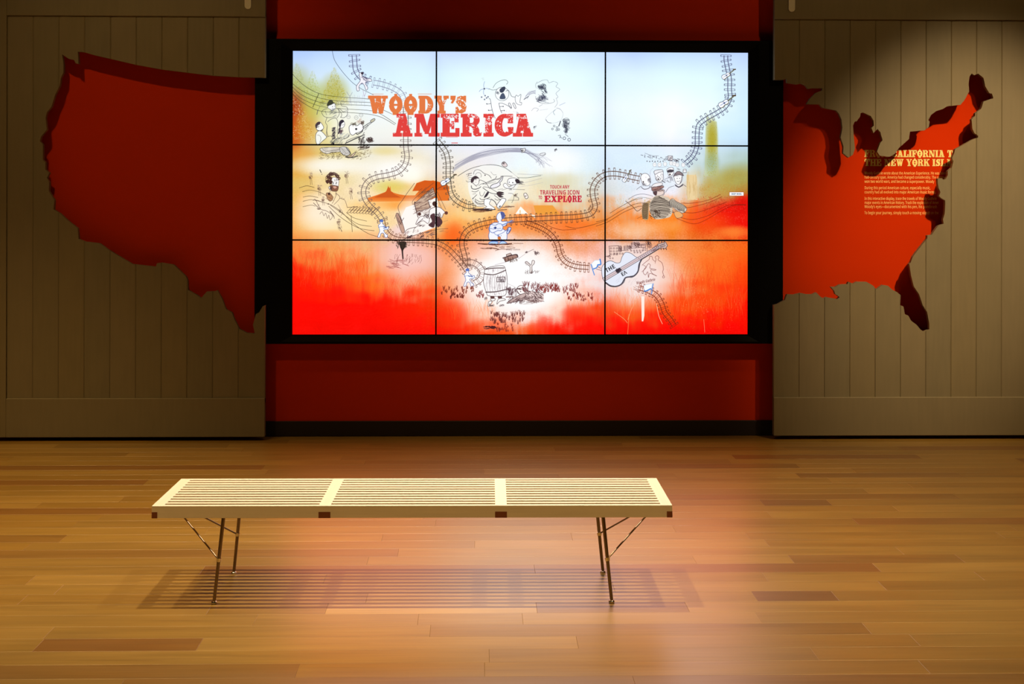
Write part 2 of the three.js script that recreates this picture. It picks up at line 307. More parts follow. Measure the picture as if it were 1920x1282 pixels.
// ------------------------------------------------------------------ wood-type letters: heavy stems, slab feet, a spur on the O
const GLYPHS = {};
{
  const R = (x0, y0, x1, y1) => [[[x0, y0], [x1, y0], [x1, y1], [x0, y1]]];
  const P = (...pts) => [pts];
  const arc = (cx, cy, rx, ry, a0, a1, n = 20) => Array.from({ length: n + 1 }, (_, i) => { const a = (a0 + (a1 - a0) * i / n) * Math.PI / 180; return [cx + rx * Math.cos(a), cy + ry * Math.sin(a)]; });
  const ring = (cx, cy, rx, ry, hx, hy) => [arc(cx, cy, rx, ry, 0, 360, 32).slice(0, 32), arc(cx, cy, hx, hy, 0, 360, 24).slice(0, 24)];
  const feet = (...spans) => spans.map(([a, b, top]) => top ? R(a, 0.86, b, 1) : R(a, 0, b, 0.14));
  const def = (ch, w, ...pieces) => { GLYPHS[ch] = { w, pieces }; };
  def('A', 0.94, P([0.12, 0], [0.30, 0], [0.55, 1], [0.33, 1]), P([0.34, 1], [0.60, 1], [0.90, 0], [0.56, 0]), R(0.25, 0.26, 0.70, 0.40), ...feet([0, 0.42], [0.48, 0.94], [0.18, 0.60, 1]));
  def('C', 0.86, [[...arc(0.44, 0.5, 0.44, 0.5, 48, 312, 30), ...arc(0.46, 0.5, 0.14, 0.34, 300, 60, 22)]], R(0.60, 0.60, 0.82, 1), P([0.60, 0.40], [0.84, 0.40], [0.82, 0.16], [0.66, 0.06]));
  def('D', 0.86, [[[0.06, 0], [0.44, 0], ...arc(0.44, 0.5, 0.42, 0.5, -90, 90, 16), [0.06, 1]], [[0.38, 0.15], [0.40, 0.15], ...arc(0.42, 0.5, 0.14, 0.35, -90, 90, 12), [0.38, 0.85]]], ...feet([0, 0.40], [0, 0.40, 1]));
  def('E', 0.82, R(0.08, 0, 0.38, 1), R(0, 0.85, 0.78, 1), R(0, 0, 0.82, 0.15), R(0.62, 0.62, 0.78, 1), R(0.66, 0, 0.82, 0.36), R(0.3, 0.44, 0.58, 0.57), R(0.48, 0.34, 0.58, 0.67));
  def('F', 0.78, R(0.08, 0, 0.38, 1), R(0, 0.85, 0.78, 1), R(0, 0, 0.5, 0.14), R(0.62, 0.60, 0.78, 1), R(0.3, 0.42, 0.58, 0.56), R(0.48, 0.32, 0.58, 0.66));
  def('H', 0.96, R(0.08, 0, 0.36, 1), R(0.60, 0, 0.88, 1), R(0.3, 0.42, 0.66, 0.56), ...feet([0, 0.44], [0.52, 0.96], [0, 0.44, 1], [0.52, 0.96, 1]));
  def('I', 0.46, R(0.08, 0, 0.38, 1), ...feet([0, 0.46], [0, 0.46, 1]));
  def('K', 0.96, R(0.08, 0, 0.36, 1), P([0.32, 0.36], [0.34, 0.54], [0.66, 0.92], [0.84, 0.92]), P([0.40, 0.56], [0.58, 0.70], [0.92, 0.06], [0.60, 0.06]), ...feet([0, 0.44], [0.54, 0.96], [0, 0.44, 1], [0.56, 0.94, 1]));
  def('L', 0.80, R(0.08, 0, 0.38, 1), R(0, 0, 0.80, 0.15), R(0.62, 0, 0.80, 0.42), ...feet([0, 0.5, 1]));
  def('M', 1.16, R(0.08, 0, 0.22, 1), P([0.10, 1], [0.40, 1], [0.66, 0.12], [0.48, 0.12]), P([0.50, 0.12], [0.64, 0.12], [0.92, 1], [0.74, 1]), R(0.78, 0, 1.06, 1), ...feet([0, 0.34], [0.66, 1.16], [0, 0.36, 1], [0.76, 1.16, 1]));
  def('N', 1.0, R(0.10, 0, 0.24, 1), P([0.10, 1], [0.40, 1], [0.90, 0], [0.62, 0]), R(0.76, 0, 0.90, 1), ...feet([0, 0.38], [0, 0.36, 1], [0.62, 1.0, 1]));
  def('O', 0.84, ring(0.42, 0.5, 0.42, 0.5, 0.13, 0.27), R(0.34, 0.96, 0.50, 1.10), R(0.24, -0.08, 0.60, 0.08), R(0.28, 0.44, 0.56, 0.53));
  def('P', 0.82, R(0.08, 0, 0.36, 1), [[[0.3, 1], [0.52, 1], ...arc(0.50, 0.71, 0.32, 0.29, 90, -90, 14), [0.3, 0.42]], [[0.38, 0.86], [0.46, 0.86], ...arc(0.46, 0.71, 0.10, 0.15, 90, -90, 10), [0.38, 0.56]]], ...feet([0, 0.5], [0, 0.5, 1]));
  def('R', 0.92, R(0.08, 0, 0.36, 1), [[[0.3, 1], [0.54, 1], ...arc(0.52, 0.73, 0.30, 0.27, 90, -90, 14), [0.3, 0.46]], [[0.38, 0.87], [0.48, 0.87], ...arc(0.48, 0.73, 0.10, 0.14, 90, -90, 10), [0.38, 0.59]]], P([0.42, 0.50], [0.70, 0.50], [0.80, 0.30], [0.82, 0.13], [0.92, 0.16], [0.88, 0.02], [0.66, 0], [0.56, 0.08], [0.54, 0.34]), ...feet([0, 0.46], [0, 0.46, 1]));
  {
    const mid = [[0.66, 0.74], [0.56, 0.88], [0.40, 0.90], [0.24, 0.84], [0.20, 0.72], [0.30, 0.60], [0.50, 0.48], [0.60, 0.36], [0.58, 0.20], [0.42, 0.10], [0.26, 0.12], [0.14, 0.26]], wd = [0.05, 0.09, 0.10, 0.12, 0.15, 0.16, 0.17, 0.16, 0.13, 0.10, 0.09, 0.05];
    const a = [], b = [];
    mid.forEach((p, i) => { const q = mid[Math.max(0, i - 1)], r = mid[Math.min(mid.length - 1, i + 1)], dx = r[0] - q[0], dy = r[1] - q[1], l = Math.hypot(dx, dy); a.push([p[0] - dy / l * wd[i], p[1] + dx / l * wd[i]]); b.unshift([p[0] + dy / l * wd[i], p[1] - dx / l * wd[i]]); });
    def('S', 0.78, [[...a, ...b]], R(0.58, 0.64, 0.72, 1), R(0.04, 0, 0.18, 0.36));
  }
  def('T', 0.86, R(0.28, 0, 0.58, 1), R(0, 0.86, 0.86, 1), R(0, 0.62, 0.14, 1), R(0.72, 0.62, 0.86, 1), ...feet([0.18, 0.68]));
  def('W', 1.20, P([0.06, 1], [0.34, 1], [0.52, 0], [0.30, 0]), P([0.36, 0], [0.52, 0], [0.70, 1], [0.52, 1]), P([0.46, 1], [0.74, 1], [0.90, 0], [0.68, 0]), P([0.74, 0], [0.90, 0], [1.12, 1], [0.96, 1]), ...feet([0, 0.42, 1], [0.44, 0.80, 1], [0.84, 1.2, 1]));
  def('X', 0.96, P([0.08, 1], [0.40, 1], [0.90, 0], [0.58, 0]), P([0.10, 0], [0.28, 0], [0.86, 1], [0.68, 1]), ...feet([0, 0.38], [0.50, 0.96], [0, 0.48, 1], [0.58, 0.94, 1]));
  def('Y', 0.90, P([0.04, 1], [0.36, 1], [0.60, 0.40], [0.32, 0.40]), P([0.44, 0.42], [0.56, 0.42], [0.86, 1], [0.70, 1]), R(0.31, 0, 0.60, 0.46), ...feet([0.2, 0.7], [0, 0.44, 1], [0.58, 0.9, 1]));
  def('\u2019', 0.24, P([0, 1], [0.24, 1], [0.22, 0.80], [0.10, 0.58], [0.02, 0.60], [0.10, 0.78], [0, 0.80]));
}
const glyphWidth = (ch) => GLYPHS[ch].w;
const signed = (p) => p.reduce((s, a, i) => { const b = p[(i + 1) % p.length]; return s + a[0] * b[1] - b[0] * a[1]; }, 0);
function glyphShapes(ch) {
  return GLYPHS[ch].pieces.map(([outer, ...holes]) => {
    const v = (p, ccw) => ((signed(p) > 0) === ccw ? p : [...p].reverse()).map((q) => new THREE.Vector2(...q));
    const s = new THREE.Shape(v(outer, true));
    for (const h of holes) s.holes.push(new THREE.Path(v(h, false)));
    return s;
  });
}

// ------------------------------------------------------------------ the picture that runs across the displays (coordinates in units of the picture)
const art = document.createElement('canvas');
art.width = 2048; art.height = 1149;
{
  const ctx = art.getContext('2d'), X0 = 500.7, Y0 = 94.6, S = 2048 / 951, W = art.width, H = art.height;
  // ---- painted ground: a coarse field of colours, smoothed, with brush and print texture over it
  const FIELD = [
    'b5d4ff c4e0ff cfe6ff d6ecff cfe4ff d2eaff d6f2ff d8f4ff d0e8ff c4dcff cce8ff cce6ff c4dcff',
    'cfe0f0 d5ecff daf2ff def8ff e2fcff e8ffff ecffff eaffff e4fcff e2f8ff e6ffff e2fcff d0eaff',
    'd0cc98 e0e8c4 eef8ff f4fcff f6ffff fcffff ffffff f8ffff f2ffff f0fdff fbffff eeffff d4f0ff',
    'dc9c48 eee29a f6f8ee f8f8ee f2fcff f8ffff f8ffff f2ffff eafcff ecfcff fcffff dcf6fc ccecff',
    'e8b050 eed890 f4ecd0 f6e8c0 f4eee0 f2eef0 f0fcff f4fcff e2f4fa dcf0ff e4f6ff c4d8d8 b0c8b8',
    'ecb860 f6dca8 f8e4c0 f6d090 fad8a8 f6ecc8 f6e8c8 e8dcb8 e0e0d0 e6ecf6 f2eef8 c8a860 c06820',
    'f8a850 fcd890 fcd890 fcdcb0 fcb868 fca850 fc9448 f88c40 f8903c f88838 fc8828 f04810 f00c08',
    'fc8438 fc9c50 fcae74 f8c0b0 fc8030 fc9060 fcd0b8 fca070 fcb8a0 f0d0c8 fc9858 fc8030 fc6818',
    'ff1400 ff3008 ff6a20 fc9c78 fc7028 fcd8c8 ffffff fff4f0 fce0d8 fce4dc fca478 fc6820 fc4008',
    'ff0000 ff0000 ff0200 ff1800 fc3808 fcb890 fff0ec fcc8a8 fc4018 fc6020 fc4c10 fc3804 ff1000',
    'ff0000 ff0000 ff0000 ff0000 ff0800 fc3808 fc4808 ff1000 ff0000 ff0000 ff0000 ff0000 ff0000',
  ].map((r) => r.split(' ').map((h) => [0, 2, 4].map((i) => parseInt(h.slice(i, i + 2), 16))));
  const image = ctx.createImageData(W, H), sm = (t) => t * t * (3 - 2 * t) * 0.6 + t * 0.4;
  for (let y = 0; y < H; y++) for (let x = 0; x < W; x++) {
    const px = X0 + x / S, py = Y0 + y / S, grain = noise.noise(px * 0.35, py * 0.35, 3.1), soft = noise.noise(px * 0.035, py * 0.05, 7.7);
    const low = Math.max(0, Math.min(1, (py - 250) / 120));
    const fx = Math.max(0, Math.min(11.999, (px - 548 + soft * 14) / 854 * 12)), fy = Math.max(0, Math.min(9.999, (py - 95 + (soft * 26 + grain * 8) * low + noise.noise(px * 0.16, py * 0.02, 1.7) * 9 * low) / 533 * 10));
    const qx = (px - 500.7) / 317 % 1, qy = (py - 94.6) / 177.9 % 1, edge = Math.min(Math.min(qx, 1 - qx) * 317, Math.min(qy, 1 - qy) * 177.9), rim = 1 - 0.055 * Math.exp(-edge / 16);   // the panels dim a little towards their edges
    const i = Math.floor(fx), j = Math.floor(fy), u = sm(fx - i), v = sm(fy - j), o = (y * W + x) * 4;
    for (let k = 0; k < 3; k++) {
      const a = FIELD[j][i][k] * (1 - u) + FIELD[j][i + 1][k] * u, b = FIELD[j + 1][i][k] * (1 - u) + FIELD[j + 1][i + 1][k] * u;
      image.data[o + k] = Math.max(0, Math.min(255, (a * (1 - v) + b * v + (grain * 9 + soft * 6) * low) * (k < 2 ? rim : 1)));
    }
    image.data[o + 3] = 255;
  }
  ctx.putImageData(image, 0, 0);
  ctx.setTransform(S, -0.0029 * S, 0, S, -X0 * S, (-Y0 + 0.0029 * 975) * S);
  ctx.lineCap = ctx.lineJoin = 'round';

  const pts = (s) => s.split(' ').map((p) => p.split(',').map(Number));
  function path(p, closed) {                     // a smooth line through the points
    const n = p.length, at = (i) => (closed ? p[(i + n) % n] : p[Math.max(0, Math.min(n - 1, i))]), k = 1 / 6;
    ctx.beginPath();
    ctx.moveTo(...p[0]);
    for (let i = 0; i < (closed ? n : n - 1); i++) {
      const [a, b, c, d] = [at(i - 1), at(i), at(i + 1), at(i + 2)];
      ctx.bezierCurveTo(b[0] + (c[0] - a[0]) * k, b[1] + (c[1] - a[1]) * k, c[0] - (d[0] - b[0]) * k, c[1] - (d[1] - b[1]) * k, c[0], c[1]);
    }
    if (closed) ctx.closePath();
  }
  let INK = '#2a2233', PEN = 7;
  const ink = (s, w = PEN, c = INK) => { path(pts(s)); ctx.lineWidth = w; ctx.strokeStyle = c; ctx.stroke(); };
  const loop = (s, fill, w = PEN, c = INK) => { path(pts(s), true); if (fill) { ctx.fillStyle = fill; ctx.fill(); } if (w) { ctx.lineWidth = w; ctx.strokeStyle = c; ctx.stroke(); } };
  const poly = (s, fill, w = 0, c = INK) => { const p = pts(s); ctx.beginPath(); p.forEach((q, i) => (i ? ctx.lineTo(...q) : ctx.moveTo(...q))); ctx.closePath(); if (fill) { ctx.fillStyle = fill; ctx.fill(); } if (w) { ctx.lineWidth = w; ctx.strokeStyle = c; ctx.stroke(); } };
  const dot = (x, y, r, fill = INK, w = 0, c = INK) => { ctx.beginPath(); ctx.arc(x, y, r, 0, 7); if (fill) { ctx.fillStyle = fill; ctx.fill(); } if (w) { ctx.lineWidth = w; ctx.strokeStyle = c; ctx.stroke(); } };
  const glow = (x, y, rx, ry, c, a = 1) => { ctx.save(); ctx.translate(x, y); ctx.scale(rx, ry); const g = ctx.createRadialGradient(0, 0, 0, 0, 0, 1); g.addColorStop(0, c); for (const [t, o] of [[0.25, 'f2'], [0.45, 'c4'], [0.65, '7a'], [0.82, '34'], [0.93, '0e'], [1, '00']]) g.addColorStop(t, c.slice(0, 7) + o); ctx.globalAlpha = a; ctx.fillStyle = g; ctx.fillRect(-1, -1, 2, 2); ctx.restore(); };
  const hatch = (x0, y0, x1, y1, n, len, angle, w = 5, c = INK, spread = 0.25) => { ctx.lineWidth = w > 2 ? w * 0.62 : w; ctx.strokeStyle = c; if (w > 2) n *= 0.7; for (let i = 0; i < n; i++) { const x = between(x0, x1), y = between(y0, y1), a = (angle + between(-spread, spread) * 180 / Math.PI) * Math.PI / 180, l = len * between(0.5, 1.2) / 2; ctx.beginPath(); ctx.moveTo(x - l * Math.cos(a), y - l * Math.sin(a)); ctx.lineTo(x + l * Math.cos(a), y + l * Math.sin(a)); ctx.stroke(); } };
  const scribble = (x, y, rx, ry, n, w = 5, c = INK) => { ctx.lineWidth = w * 0.6; ctx.strokeStyle = c; for (let i = 0; i < n; i++) { ctx.beginPath(); ctx.ellipse(x + between(-rx, rx) * 0.6, y + between(-ry, ry) * 0.6, rx * between(0.15, 0.5), ry * between(0.15, 0.5), between(0, 3), 0, between(3, 6.3)); ctx.stroke(); } };
  const fig = (ox, oy, s, draw) => { ctx.save(); ctx.translate(ox, oy); ctx.scale(1 / s, 1 / s); draw(); ctx.restore(); };
  // a railway: two rails along a curve and outlined ties across it
  function rails(s, gauge, tie, step, c = '#4a3a4c', w = 0.75, from = 0, to = 1) {
    const curve = new THREE.CatmullRomCurve3(pts(s).map(([x, y]) => new THREE.Vector3(x, y, 0))), len = curve.getLength(), n = Math.round(len / step);
    const frame = (t) => { const p = curve.getPointAt(t), d = curve.getTangentAt(t); return [p.x, p.y, -d.y, d.x, d.x, d.y]; };
    w *= 0.8; ctx.strokeStyle = c; ctx.lineWidth = w * 1.15;
    for (const side of [-1, 1]) for (const o of [-0.35, 0.35]) { ctx.beginPath(); for (let i = 0; i <= 80; i++) { const [x, y, nx, ny] = frame(from + (to - from) * i / 80), k = side * gauge / 2 + o; i ? ctx.lineTo(x + nx * k, y + ny * k) : ctx.moveTo(x + nx * k, y + ny * k); } ctx.stroke(); }
    ctx.lineWidth = w;
    for (let i = 0; i <= n; i++) {
      const [x, y, nx, ny, dx, dy] = frame(Math.min(1, Math.max(0, i / n))), t = tie / 2 * between(0.93, 1.07), b = between(1.3, 1.7), sk = between(-1, 1);
      ctx.beginPath(); ctx.moveTo(x + nx * t + dx * (sk - b), y + ny * t + dy * (sk - b)); ctx.lineTo(x + nx * t + dx * (sk + b), y + ny * t + dy * (sk + b)); ctx.lineTo(x - nx * t + dx * (b - sk), y - ny * t + dy * (b - sk)); ctx.lineTo(x - nx * t + dx * (-b - sk), y - ny * t + dy * (-b - sk)); ctx.closePath(); ctx.stroke();
      for (const e of [-1, 1]) dot(x + nx * t * e * 0.95 + dx * sk * e, y + ny * t * e * 0.95 + dy * sk * e, 0.7, c);
    }
  }
  const grass = (x0, x1, y, h, n, c, w = 0.7, lean = 0.15) => { ctx.globalAlpha = h > 26 ? 0.24 : 0.8; ctx.lineWidth = w; ctx.strokeStyle = c; for (let i = 0; i < n; i++) { const x = between(x0, x1), b = y + between(-h, h) * 0.35, l = h * between(0.3, 1), k = between(-1, 1) * lean * l + between(-1, 1); ctx.beginPath(); ctx.moveTo(x, b); ctx.quadraticCurveTo(x, b - l * 0.6, x + k, b - l); ctx.stroke(); } ctx.globalAlpha = 1; };

  const tufts = (x0, x1, y0, y1, n, h, c, w = 0.65) => { for (let i = 0; i < n; i++) { const x = between(x0, x1), y = between(y0, y1); for (let k = 0; k < 3; k++) { ctx.lineWidth = w; ctx.strokeStyle = c; const l = h * between(0.4, 1), d = (k - 1) * h * 0.22 + between(-0.8, 0.8); ctx.beginPath(); ctx.moveTo(x + (k - 1) * 0.6, y); ctx.quadraticCurveTo(x + d * 0.4, y - l * 0.6, x + d, y - l); ctx.stroke(); } } };
  // ---- trees on the left
  const leaves = (cx, y0, y1, half, n, cs) => { n *= 2.4; for (let i = 0; i < n; i++) { const t = Math.pow(rnd(), 0.7), y = y0 + (y1 - y0) * t, x = cx + between(-1, 1) * half * (0.06 + 0.94 * t), a = Math.min(1, 0.25 + t); ctx.globalAlpha = a * 0.42; ctx.fillStyle = cs[Math.floor(rnd() * cs.length)]; ctx.beginPath(); ctx.ellipse(x, y, between(0.5, 1.7), between(0.3, 0.8), between(0, 3), 0, 7); ctx.fill(); } ctx.globalAlpha = 1; };
  glow(556, 172, 40, 58, '#a8ae48', 0.7); glow(626, 178, 36, 48, '#b0a838', 0.7); glow(588, 184, 30, 44, '#b4c060', 0.65);
  leaves(557, 118, 195, 30, 330, ['#8f9a4a', '#b0b440', '#a8b070', '#9aa83c', '#d8d8a0', '#b0a030']);
  leaves(587, 132, 195, 22, 240, ['#9aa83c', '#b7bb55', '#a0a850', '#dfe0b0']);
  leaves(627, 126, 195, 28, 380, ['#b0a420', '#a89418', '#bcae30', '#8c8a20', '#d8d080', '#c8b840']);
  glow(550, 205, 30, 48, '#a83410', 0.85); glow(546, 250, 30, 60, '#c84c10', 0.85); glow(575, 225, 24, 44, '#d09020', 0.55); glow(590, 205, 26, 30, '#c8c050', 0.45);
  leaves(552, 170, 216, 20, 260, ['#8a1c08', '#b03810', '#7a1408', '#d88040', '#fff0e0']);
  leaves(568, 195, 262, 24, 240, ['#d09a28', '#e8d070', '#fff4c8', '#c07818', '#e0b040']);
  glow(566, 290, 30, 20, '#e8a040', 0.5); glow(640, 285, 60, 16, '#e6cf66', 0.45); glow(720, 282, 40, 12, '#e8d070', 0.5); glow(620, 310, 90, 24, '#ffffff', 0.8); glow(745, 318, 80, 30, '#ffffff', 0.9);
  glow(645, 215, 40, 38, '#ffffff', 0.6); glow(640, 250, 40, 24, '#ffffff', 0.45);
  // ---- buttes, sand
  glow(770, 330, 30, 20, '#fffff4', 0.8); glow(730, 350, 46, 18, '#d8c840', 0.55); glow(560, 345, 40, 20, '#d8c068', 0.45);
  poly('690,371 705,366 716,362 722,360 725,357 727,352 728,347 729,352 731,352 732,348 733,358 738,361 748,364 760,366 778,366 790,352 800,343 802,340 812,338 824,341 834,343 842,350 842,376 690,378', '#e8742a');
  poly('702,370 716,363 724,359 728,349 731,353 733,358 740,364 752,370', '#d05a20'); poly('773,358 781,343 796,338 812,339 825,342 838,345 838,356', '#d85c1c');
  glow(750, 384, 90, 14, '#fca040', 0.85); glow(690, 395, 60, 26, '#fcd088', 0.8); glow(640, 420, 110, 36, '#fde8b4', 0.85); glow(600, 395, 60, 44, '#fff0dc', 0.85); glow(772, 405, 34, 44, '#fff4ec', 0.9); glow(760, 432, 40, 16, '#f4dcdc', 0.8);
  glow(620, 440, 120, 12, '#fca858', 0.45);
  // ---- middle: haze, camp
  glow(930, 350, 70, 34, '#fbf6e4', 0.8); glow(1045, 300, 60, 30, '#ffffff', 0.7); glow(1040, 340, 60, 20, '#d8d0a0', 0.5); glow(890, 400, 60, 16, '#fcd890', 0.7);
  poly('1000,385 1036,385 1050,402 1005,402', '#f0a040'); poly('976,387 990,401 966,401', '#fffdf4'); poly('974,394 976,394 976,400 974,400', '#f0c890'); poly('994,402 1003,403 1003,409', '#fff0dc');
  glow(960, 425, 90, 16, '#fc8838', 0.7); glow(1080, 425, 60, 18, '#fc7024', 0.7); glow(850, 440, 26, 30, '#fc5c14', 0.8);
  // ---- right: tower, hedge, pedestal, red field
  poly('1326,212 1331,225 1345,228 1349,330 1322,330 1324,235', '#c8d4b4'); glow(1336, 262, 14, 50, '#b0a020', 0.85); glow(1336, 305, 18, 30, '#90a880', 0.6); ctx.globalAlpha = 0.5; hatch(1327, 232, 1345, 330, 300, 1.4, 40, 0.6, '#a89a20', 1.5); ctx.globalAlpha = 1;
  glow(1385, 335, 60, 36, '#a8a048', 0.8); glow(1350, 345, 40, 30, '#b8a850', 0.55); glow(1300, 345, 16, 34, '#f0d8a8', 0.6); poly('1288,328 1306,328 1308,338 1309,375 1290,375 1288,338', '#ecd2a0'); hatch(1288, 330, 1308, 372, 30, 18, 90, 0.7, '#d8b880', 0.02);
  ctx.globalAlpha = 0.45; hatch(1320, 318, 1400, 365, 420, 1.6, 60, 0.6, '#c0b858', 1.4); hatch(1312, 345, 1400, 375, 320, 1.8, 90, 0.6, '#c87828', 1.2);
  glow(1372, 400, 70, 34, '#f01008', 0.95); glow(1325, 415, 60, 26, '#f84810', 0.75); glow(1395, 385, 30, 24, '#e00c08', 0.9); hatch(1300, 372, 1400, 420, 260, 3, 80, 0.8, '#ff5040', 1.1); hatch(1320, 368, 1400, 400, 160, 2, 60, 0.8, '#b01008', 1.1); ctx.globalAlpha = 1;
  glow(1376, 436, 46, 16, '#fc8030', 0.9); glow(1250, 425, 60, 14, '#fca050', 0.6); glow(1190, 432, 50, 22, '#fccfa8', 0.7); glow(1215, 365, 36, 16, '#f4f2fc', 0.8);
  ctx.globalAlpha = 0.4; hatch(1140, 372, 1300, 392, 300, 3, 90, 0.7, '#d8a858', 0.4); ctx.globalAlpha = 1;
  // ---- lower band: white clearings and grass
  glow(772, 485, 84, 46, '#f8c8c0', 0.95); glow(965, 525, 165, 105, '#ffffff', 1); glow(965, 522, 105, 70, '#ffffff', 1); glow(1000, 545, 70, 40, '#ffffff', 0.8); glow(1190, 520, 105, 72, '#f6e6e4', 1); glow(1160, 475, 36, 26, '#f4d4c4', 0.8); glow(1090, 555, 40, 26, '#fce0d0', 0.7);
  glow(1080, 590, 34, 22, '#fc1c04', 0.8); glow(1350, 500, 40, 40, '#fc6c20', 0.6); glow(850, 590, 34, 34, '#fc2806', 0.7);
  grass(550, 690, 520, 46, 210, '#f83808', 0.6, 0.3); grass(550, 700, 525, 40, 70, '#fc9858', 0.5, 0.5); grass(690, 830, 555, 34, 170, '#fc4c10', 0.7, 0.4); grass(550, 640, 500, 40, 20, '#a03818', 0.35, 0.3);
  grass(1060, 1140, 590, 40, 120, '#fc5418', 0.6, 0.4); grass(1140, 1400, 588, 44, 330, '#fc6020', 0.6, 0.35); grass(1140, 1400, 580, 40, 90, '#fcb070', 0.5, 0.4); grass(1260, 1400, 560, 60, 160, '#f03008', 0.7, 0.3); grass(840, 930, 590, 30, 120, '#fc7030', 0.6, 0.4);
  ctx.globalAlpha = 0.5; hatch(1260, 470, 1390, 620, 200, 1.6, 60, 0.5, '#fc9050', 1.5); hatch(1280, 520, 1335, 590, 46, 1.6, 60, 0.6, '#ffd0a0', 1.5); ctx.globalAlpha = 1;
  ctx.globalAlpha = 0.95; poly('1203,556 1209,556 1209,592 1207,603 1204,603', '#fff2ea'); ctx.globalAlpha = 1;
  ink('1180,590 1178,622 1177,628', 0.8, '#fc9050'); ink('1152,585 1170,598 1177,606', 0.7, '#fcb080'); ink('1194,562 1184,582 1178,600', 0.7, '#fcb080'); ink('1232,570 1236,592 1243,608', 0.9, '#fcd8b0'); ink('1321,600 1323,624', 0.7, '#fca070');

  // ---- song staves
  ['547,137 570,160 600,176 638,182 684,185 705,188', '547,155 566,170 600,184 640,190 690,192 706,194', '547,161 566,178 600,192 640,196 690,198 708,202 735,214', '547,168 566,185 600,199 640,204 690,207 712,213 742,232', '550,177 566,191 600,208 650,211 690,214 715,220 740,234'].forEach((s) => ink(s, 0.6, '#33352a'));
  ink('598,176 587,201', 0.8, '#222'); ink('623,95 627,112 637,128 650,144 662,156 678,167 692,174 700,178', 0.6, '#33384a');
  ['562,352 576,348 590,351', '568,359 582,356 600,360 614,367', '569,369 582,367 597,370', '569,377 584,374 604,378 622,384 642,398 662,418 690,437 712,444', '569,387 584,384 592,386'].forEach((s) => ink(s, 0.65, '#4a3826'));
  ['650,398 664,408 688,414', '620,384 640,398 662,414 676,421 697,424', '617,386 636,404 656,418 676,428 702,432'].forEach((s) => ink(s, 0.65, '#4a3826')); ink('659,404 661,434', 0.7, '#4a3826');
  for (let i = 0; i < 22; i++) { const a = i / 22, o = between(-2, 2); ink([[848 + a * 6, 322 - a * 16 + o], [880 + a * 8, 303 - a * 14], [925, 289 - a * 10 + o], [965 + a * 20, 285 - a * 6], [1000 + between(0, 20), 290 + a * 14 + o], [1018 + between(-14, 18), 300 + a * 16]].map((p) => p.join()).join(' '), 0.4, ['#8a88a0', '#a8a6bc', '#6c6a84', '#b4b8c8'][i % 4]); }
  ink('858,330 880,317 905,310 925,309 945,314 960,324 973,335', 0.7, '#333'); ink('972,333 990,333 1014,329', 0.6, '#3a4a48'); ink('970,326 1017,328', 0.4, '#889'); ink('960,344 985,342 1016,334', 0.4, '#99a'); ink('960,352 990,348 1018,342', 0.35, '#aab');
  ['1144,400 1160,390 1186,376 1205,372', '1118,416 1140,410 1165,395 1190,383 1210,380', '1118,424 1140,416 1170,398 1195,388 1206,387', '1060,424 1080,428 1110,422 1140,412'].forEach((s) => ink(s, 0.65, '#5a3018'));
  ['1278,381 1300,381 1330,375 1352,365', '1280,391 1300,388 1330,380 1355,369', '1282,399 1306,399 1332,391 1364,379', '1276,408 1300,412 1330,404 1365,386 1400,384', '1270,410 1300,420 1322,414 1350,398 1375,386 1400,385'].forEach((s) => ink(s, 0.65, '#7a1c10')); ink('1173,377 1187,388 1195,396 1203,391', 0.8, '#3a2418'); ink('1178,374 1192,366 1207,364 1225,368', 0.55, '#556'); ink('1180,380 1196,371 1212,371 1228,376', 0.5, '#565'); ink('1195,410 1208,404', 0.5, '#643');
  ink('1016,414 1030,424 1052,431 1080,430', 0.7, '#7a2c10');

  // ---- railways
  rails('664,104 665,118 667,132 677,146 691,152', 8, 21, 11, '#5a5a80', 0.8);
  rails('700,155 716,158 736,165 751,175 757,187', 9, 19, 10, '#7a7c98', 0.55);
  rails('760,200 761,228 760.5,255 761,277 763,294 759,309 748,321 727,328 706,332 690,340 682,356 684,371 694,386 708,399 717,412', 8.4, 21, 10.6, '#6a5a58', 0.7);
  rails('717,412 721,428 729,440 745,448 770,450 800,452 822,456 840,466 856,482 868,496 876,508', 8, 19, 9, '#6e4434', 0.7);
  rails('820,264 828,274 836,286 840,306 840,324 841,341 844,359 851,372 865,382 879,387 889,385', 8, 20, 9.4, '#4c443c', 0.75);
  rails('1199,335 1184,332 1168,328 1150,325.5 1133,328 1119,338 1111,354 1112,371 1116,388 1109,400 1085,406 1050,408 1008,410 965,412 922,416 893,423 874,434 867,447 866,460 869,472 872,484 872,496', 8.6, 20, 9.6, '#5c3a2c', 0.75);
  rails('1362,104 1362,112 1365,128 1369,148 1369,168 1370,182 1362,199 1347,210 1326,222 1311,234 1308,252 1307,276 1299,294 1286,306', 7, 20, 9.4, '#45466a', 0.75);
  rails('985,416 1013,427 1033,440 1045,458 1050,477 1060,491 1078,499 1104,502', 7.5, 18, 8, '#6e3420', 0.75);
  rails('872,492 886,492 899,500 905,511 900,524 889,531', 10, 17, 9, '#70504c', 0.65);
  rails('1200,540 1217,546 1232,555 1242,571 1247,586 1258,600 1265,611', 8, 17, 8, '#7c2412', 0.7);

